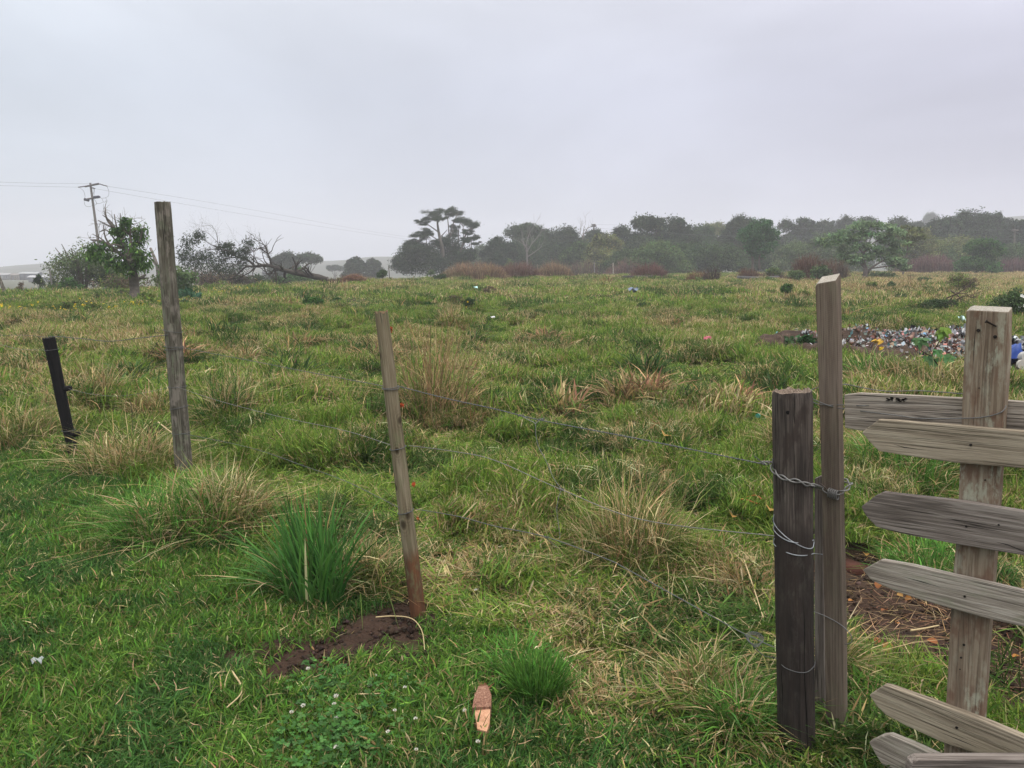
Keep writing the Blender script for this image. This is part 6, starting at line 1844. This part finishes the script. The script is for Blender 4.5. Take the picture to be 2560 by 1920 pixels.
for (nm, lab, cat, grp, meshes, cnt, sc) in KINDS:
    placed = 0; tries = 0
    while placed < cnt and tries < 4000:
        tries += 1
        p, rx, ry = [(D_A, 1.3, 1.2), (D_B, 2.1, 2.0), (D_B, 2.1, 2.0), (D_B, 1.8, 1.6), (D_C, 1.6, 2.0)][random.randrange(5)]
        x = p.x + random.gauss(0, .5) * rx; y = p.y + random.gauss(.15, .5) * ry
        if DUMP(np.array([x]), np.array([y]))[0] < .45: continue
        if x < D_A.x + .3 and random.random() < .55: continue
        o = bpy.data.objects.new(nm, random.choice(meshes)); COL.objects.link(o)
        s = random.uniform(*sc) * .78
        o.location = (x, y, mound(x, y) + .02 * s)
        o.rotation_euler = (random.gauss(0, .45), random.gauss(0, .45), random.uniform(0, 6.28)); o.scale = (s, s, s * random.uniform(.8, 1.3))
        tag(o, lab, cat, grp); placed += 1


def single(name, me, u, v, label, cat, z=.04, rz=0., rx=0., s=1., mound_z=False):
    g = G(u, v)
    if mound_z: g.z = max(g.z, mound(g.x, g.y))
    o = bpy.data.objects.new(name, me); COL.objects.link(o)
    o.location = g + Vector((0, 0, z)); o.rotation_euler = (rx, .1, rz); o.scale = (s, s, s)
    return tag(o, label, cat)

single('yellow_bag', scrap_mesh('yellow_bag', .15, (.60, .36, .03), .9, 8), 2187, 898, 'crumpled bright yellow bag at the near lip of the rubbish dump', 'plastic bag', .12, .4, .7, mound_z=True)
single('yellow_wrapper', scrap_mesh('yellow_tail', .08, (.6, .42, .02), .8), 2198, 906, 'little yellow wrapper trailing under the bright yellow bag', 'wrapper', .05, .4, .9, mound_z=True)
single('blue_tarpaulin', scrap_mesh('blue_tarp', .5, (.025, .07, .30), .5, 9), 2532, 932, 'crumpled royal blue sheet of plastic beyond the gate batten', 'tarpaulin', .16, .2, .5, mound_z=True)
single('jar_lid', bottle_mesh('jar_lid', .05, .07, (.42, .40, .36), False), 2552, 947, 'round pale jar lid beside the royal blue sheet', 'lid', .05, 1.4, mound_z=True)
single('plastic_tub', bottle_mesh('plastic_tub', .14, .09, (.42, .41, .38), False), 2562, 932, 'white plastic tub behind the royal blue sheet', 'tub', .05, 1.4, mound_z=True)
single('pink_wrapper', scrap_mesh('pink_wrap', .13, (.45, .07, .13), .6), 1767, 868, 'lone bright pink wrapper on the grass far from the dump', 'wrapper', .14)
single('blue_bag', scrap_mesh('blue_scrap', .4, (.14, .18, .26), .5, 8), 1582, 742, 'pale blue plastic bag lying far out in the pasture', 'plastic bag', .22, .3)
single('white_wrapper', scrap_mesh('white_bit', .2, (.45, .72, .72), .5), 1188, 732, 'white wrapper on the far pasture behind the twiggy shrub', 'wrapper', .22, .3)
single('white_wrapper', scrap_mesh('white_bit', .09, (.6, .6, .6), .6), 1232, 819, 'white wrapper in the middle of the pasture', 'wrapper', .16, .3)
single('white_wrapper', scrap_mesh('white_bit', .17, (.5, .70, .71), .6), 2402, 822, 'white wrapper on the grass just behind the dump', 'wrapper', .18, .3)
single('bone_fragment', bottle_mesh('bone', .10, .013, (.50, .43, .33)), 1913, 1236, 'short pale bone-like stick in the grass by the thick post', 'stick', .05, .3)
single('bottle_cap', bottle_mesh('green_cap', .03, .022, (.03, .20, .15), False), 1893, 1077, 'small teal bottle cap in the grass near the thick post', 'bottle cap', .12, 1.)
single('plastic_film', scrap_mesh('film', .04, (.25, .28, .28), .6), 96, 1684, 'small scrap of clear plastic film on the mown grass', 'plastic film', .05, .3)
single('plastic_film', scrap_mesh('film', .09, (.30, .33, .35), .7), 2545, 1215, 'clear plastic film in the grass beyond the gate batten', 'plastic film', .16, .3)
g = G(1875, 1284)
b = MB(); b.tube([g + Vector((math.cos(a) * .062, math.sin(a) * .055, .08 + .012 * math.sin(a * 2))) for a in np.linspace(0, 5.4, 28)], .0024, .0024, 6, (.50, .11, .05))
tag(b.build('red_twine', M['plain'], None, True), 'loop of red twine lying in the grass by the thick post', 'twine')
# rocks beside the dump with broad-leaved plants
for (u, v, s, lab) in ((1992, 879, .095, 'upright pinkish grey rock at the corner of the dump'), (1973, 884, .075, 'low grey rock beside the upright pinkish rock'), (1957, 884, .06, 'smallest flat grey rock of the three by the dump')):
    g = G(u, v)
    bm = bmesh.new(); bmesh.ops.create_icosphere(bm, subdivisions=3, radius=1)
    for vv in bm.verts:
        q = vv.co.copy(); vv.co *= 1 + .6 * mnoise.noise(q * 1.1 + Vector((u, 0, 0))) + .2 * mnoise.noise(q * 3)
    V = np.array([vv.co[:] for vv in bm.verts]) * np.array([1, .8, 1.1]) * s + np.array(g) + np.array([0, 0, s * .7]); Fc = [[vv.index for vv in f.verts] for f in bm.faces]; bm.free()
    b = MB(); b.add(V, Fc, (.17, .14, .125)); tag(b.build('rock', M['bark'], None, True), lab, 'rock', 'rocks by the dump')
BL = 'broad-leaved weeds by the dump'
bush(1960, 868, 846, 34, 'patch of grey green broad-leaved weeds behind the three rocks', [(.06, .12, .05), (.08, .15, .065)], .10, name='broad_leaved_weed', cat='weed', group=BL, aspect=.85)
bush(2012, 872, 846, 22, 'darker broad-leaved weed beside the upright pinkish rock', [(.035, .09, .03), (.05, .12, .04)], .10, name='broad_leaved_weed', cat='weed', group=BL, aspect=.85)
bush(2075, 905, 885, 14, 'broad-leaved weed next to the sawn plank at the dump edge', [(.05, .11, .04)], .09, name='broad_leaved_weed', cat='weed', group=BL, aspect=.85)
# fig-like sapling in front of the dump
SY = 9.6
sg = on_ground(2362, SY)
root = empty('sapling', sg, 'thin dark-stemmed sapling with lobed leaves before the rubbish dump', 'sapling')
Z7 = Z(1900, 780, 3.3515)
b = MB()
for q, r in ((Z7((1560, 640), (1520, 500), (1470, 420), (1440, 370)), .014), (Z7((1440, 370), (1390, 350), (1335, 310), (1310, 260)), .008), (Z7((1440, 370), (1465, 310), (1495, 260), (1515, 210)), .010)):
    b.tube(poly([P(u, v, SY) for u, v in q], 5), r, r * .6, 7, (.05, .035, .03))
b.build('stem', M['bark'], root, True)
b = MB()
for (a, c, s, cc) in ((1340, 262, .17, (.075, .16, .06)), (1305, 240, .10, (.075, .16, .06)), (1520, 195, .16, (.13, .21, .035)), (1545, 160, .13, (.13, .21, .035)), (1500, 215, .10, (.12, .19, .04)), (1480, 345, .12, (.07, .17, .06)), (1540, 390, .14, (.08, .2, .06)), (1450, 430, .14, (.08, .18, .06)), (1400, 400, .12, (.06, .14, .05)), (1590, 400, .10, (.08, .2, .06))):
    c0 = P(1900 + a / 3.3515, 780 + c / 3.3515, SY)
    for k in range(5):
        an = -math.pi / 2 + (k - 2) * .62 + rng.normal(0, .15)
        d = np.array([[math.cos(an), -.45 + rng.normal(0, .2), math.sin(an) * .9]])
        b.leaves(np.array([c0]) + np.array([[0, 0, s * .35]]), s * (1.0 - .12 * abs(k - 2)), colvar(1, cc, .12), .55, np.array([[0, -1., .5]]) + rng.normal(0, .25, (1, 3)), d)
b.build('leaves', M['leaf'], root)

# ------------------------------------------------------------------ near ground things
b = MB()     # pale chopped wedge of wood
WG = G(1205, 1828)
A = [G(1183, 1768), G(1225, 1768), G(1224, 1820), G(1214, 1840), G(1200, 1838), G(1190, 1815)]
nose = [G(1190, 1752), G(1215, 1748)]
root = empty('wood_offcut', WG, 'chopped wedge of orange wood with dark bark lying on the grass', 'wood offcut')
def slab(pts, z0, z1, col, nm, tilt=0):
    b = MB(); n = len(pts)
    ptop = [Vector((p.x, p.y, p.z + z1 + tilt * (p.y - WG.y))) for p in pts]; pbot = [Vector((p.x, p.y, p.z + z0)) for p in pts]
    c = sum(ptop, Vector()) / n
    V = ptop + pbot + [c]
    b.add(V, [(i, (i + 1) % n, 2 * n) for i in range(n)], col); b.add(V, [(i, n + i, n + (i + 1) % n, (i + 1) % n) for i in range(n)], [c_ * .8 for c_ in col])
    return b.build(nm, W_CHIP if nm == 'cut_face' else M['bark'], root)
W_CHIP = mat_wood('fresh_cut_wood', (.34, .165, .095), (.46, .25, .155), (.53, .32, .21), ringscale=8, crack=0)
W_CHIPD = mat_wood('chip_bark', (.06, .025, .02), (.22, .11, .075), (.40, .26, .18), ringscale=20, crack=.6)
slab([G(1186, 1818), G(1226, 1816), G(1224, 1848), G(1217, 1864), G(1194, 1862), G(1191, 1841)], .0, .06, (.5, .3, .2), 'cut_face', .12)
bb = MB()
pts = [G(1181, 1818), G(1186, 1798), G(1196, 1775), G(1220, 1775), G(1229, 1795), G(1228, 1816)]
n = len(pts); V = [p + Vector((0, 0, .068 + .12 * (p.y - WG.y) + rng.normal(0, .006))) for p in pts] + [p + Vector((0, 0, 0)) for p in pts]; c = sum(V[:n], Vector()) / n + Vector((0, 0, .015)); V.append(c)
bb.add(V, [(i, (i + 1) % n, 2 * n) for i in range(n)]); bb.add(V, [(i, n + i, n + (i + 1) % n, (i + 1) % n) for i in range(n)])
bb.build('bark_end', W_CHIPD, root)
bb = MB()
for k in range(22):
    p = pts[2].lerp(pts[3], random.random()) + Vector((0, 0, .075))
    bb.tube([p, p + Vector((random.gauss(0, .008), random.uniform(.01, .04), random.uniform(0, .012)))], .0022, .001, 4, (.22, .10, .06))
bb.build('splinters', M['bark'], root)

# clover flowers
def clover_head():
    b = MB(); n = 60
    d = rng.normal(0, 1, (n, 3)); d[:, 2] = np.abs(d[:, 2]) * .9 - .25
    d /= np.linalg.norm(d, axis=1, keepdims=True)
    col = np.where((d[:, 2:3] < -.02), np.array([[.42, .26, .16]]), np.array([[.74, .72, .66]])) * np.exp(rng.normal(0, .1, (n, 1)))
    b.leaves(d * .004, .0105, col, .4, None, d)
    return b.mesh('clover_head', M['leaf'])
hm_ = clover_head()
sb_ = MB(); sb_.tube([Vector((0, 0, -.09)), Vector((.003, 0, -.04)), Vector((0, 0, 0))], .0012, .001, 5, (.08, .15, .04)); sm_ = sb_.mesh('clover_stem', M['leaf'])
for (u, v) in ((772, 1705), (939, 1720), (926, 1748), (1013, 1751), (842, 1775), (837, 1795), (731, 1818), (842, 1832), (1040, 1834), (1162, 1810), (971, 1868), (988, 1811), (842, 1905), (1195, 1893), (1042, 1914), (1190, 1500), (1706, 1710), (760, 1800), (1775, 1800)):
    g = G(u, v + 6); o = empty('clover_flower', g + Vector((0, 0, .06)), 'small round white clover flower standing in the low grass', 'clover flower', 'white clover flowers', random.random() * 6)
    o.scale = (random.uniform(.5, .8),) * 3
    a = bpy.data.objects.new('flower_head', hm_); COL.objects.link(a); a.parent = o
    a = bpy.data.objects.new('flower_stem', sm_); COL.objects.link(a); a.parent = o

# fallen leaves and straws by the gate
def leaf_mesh(c):
    b = MB(); n = 6
    V = []
    for i in range(n + 1):
        t = i / n; wv = math.sin(t * math.pi) ** .8 * .35
        V += [(t - .5, -wv, .10 * math.sin(t * 3) + wv * .4), (t - .5, 0, .1 * math.sin(t * 3)), (t - .5, wv, .10 * math.sin(t * 3) + wv * .35)]
    f = []
    for i in range(n):
        f += [(3 * i, 3 * i + 1, 3 * i + 4, 3 * i + 3), (3 * i + 1, 3 * i + 2, 3 * i + 5, 3 * i + 4)]
    b.add(np.array(V) * .07, f, c)
    return b.mesh('dry_leaf', M['leaf'])
LM = [leaf_mesh(c) for c in ((.36, .16, .045), (.26, .10, .04), (.40, .23, .07))]
for i, (u, v) in enumerate(((2126, 1520), (2210, 1542), (2250, 1503), (2305, 1510), (2190, 1620), (2218, 1638), (2270, 1512), (2330, 1622), (2290, 1672), (2240, 1575), (2420, 1600), (2560, 1648), (2540, 1660), (2195, 1478), (2162, 1400))):
    g = G(u, v); o = bpy.data.objects.new('fallen_leaf', LM[i % 3]); COL.objects.link(o)
    s = random.uniform(.45, .8); o.location = g + Vector((0, 0, .03)); o.scale = (s, s, s); o.rotation_euler = (random.gauss(0, .4), random.gauss(0, .4), random.random() * 6)
    tag(o, 'curled orange dead leaf on the bare ground behind the gate', 'dead leaf', 'orange dead leaves behind the gate')
for (u, v, s, lab) in ((1660, 1127, 2.0, 'large pale orange leaf on the field grass beyond the top wire'), (1920, 1326, 1.4, 'orange leaf close against the thick dark post'), (1828, 1341, 1.0, 'yellow orange leaf near the middle wire end')):
    g = G(u, v); o = bpy.data.objects.new('fallen_leaf', LM[2]); COL.objects.link(o); o.location = g + Vector((0, 0, .12)); o.scale = (s,) * 3; o.rotation_euler = (.5, .2, 1.3); tag(o, lab, 'dead leaf')
g = G(2132, 1432)
b = MB(); b.box(g + Vector((0, 0, .02)), (.10, .14, .05), (.075, .032, .024), Matrix.Rotation(.5, 3, 'Z')); tag(b.build('brick', M['bark']), 'half buried dark red brick behind the sawn plank', 'brick')
# straw lying over the bare gate ground
b = MB(); n = 900
C0 = [G(2330, 1610), G(2250, 1500), G(2440, 1560), G(2560, 1700)]
i = rng.integers(0, 4, n); base = np.array([C0[k][:] for k in i]) + rng.normal(0, .28, (n, 3)) * np.array([1, 1, 0])
base[:, 2] = h(base[:, 0], base[:, 1]) + rng.uniform(.015, .03, n)
b.blades(n, base, rng.uniform(.05, .2, n), .0032, rng.uniform(.8, 1.1, n), colvar(n, [(.36, .26, .15), (.26, .16, .09), (.20, .12, .075)], .3), np.full(n, 9.), wig=.07, zmul=.08)
tag(b.build('loose_straw', M['tuft']), 'loose straw littering the bare ground behind the gate', 'straw', kind='stuff')
# individual straws noted in the photograph
def straw(pts, lab, r=.0022, col=(.46, .36, .20), z=.05, grp=None):
    q = [G(u, v) + Vector((0, 0, z)) for u, v in pts]
    b = MB(); b.tube(poly(q, 5), r, r * .6, 5, col); tag(b.build('dry_stalk', M['plain'], None, True), lab, 'stalk', grp)
straw([(1770, 1474), (1850, 1476), (1936, 1482)], 'long straight straw pointing at the thick dark post', .004)
straw([(2275, 1593), (2310, 1588), (2345, 1580)], 'thick straw lying on bare ground behind the gate', .005, z=.03)
straw([(940, 1566), (985, 1561), (1030, 1570), (1055, 1600), (1062, 1650)], 'curved dry stalk bent across the bare soil by the leaning post', .003, z=.04)
straw([(582, 1716), (608, 1767), (570, 1812)], 'bent pale straw on the mown grass below the bare patch', .004, z=.06)
straw([(1855, 1440), (1875, 1500), (1905, 1600)], 'tilted straw stem rising beside the loose wire coil', .004, z=.10)
straw([(890, 1770), (952, 1768)], 'short pale straw lying among the clover', .0035, z=.05)
straw([(220, 1190), (262, 1205), (258, 1240)], 'hooked dry stalk on the mown grass near the black post', .005, z=.05)
straw([(400, 1115), (440, 1150), (480, 1165), (520, 1168)], 'broken dry stalk leaning across the tall post foot', .006, z=.22)
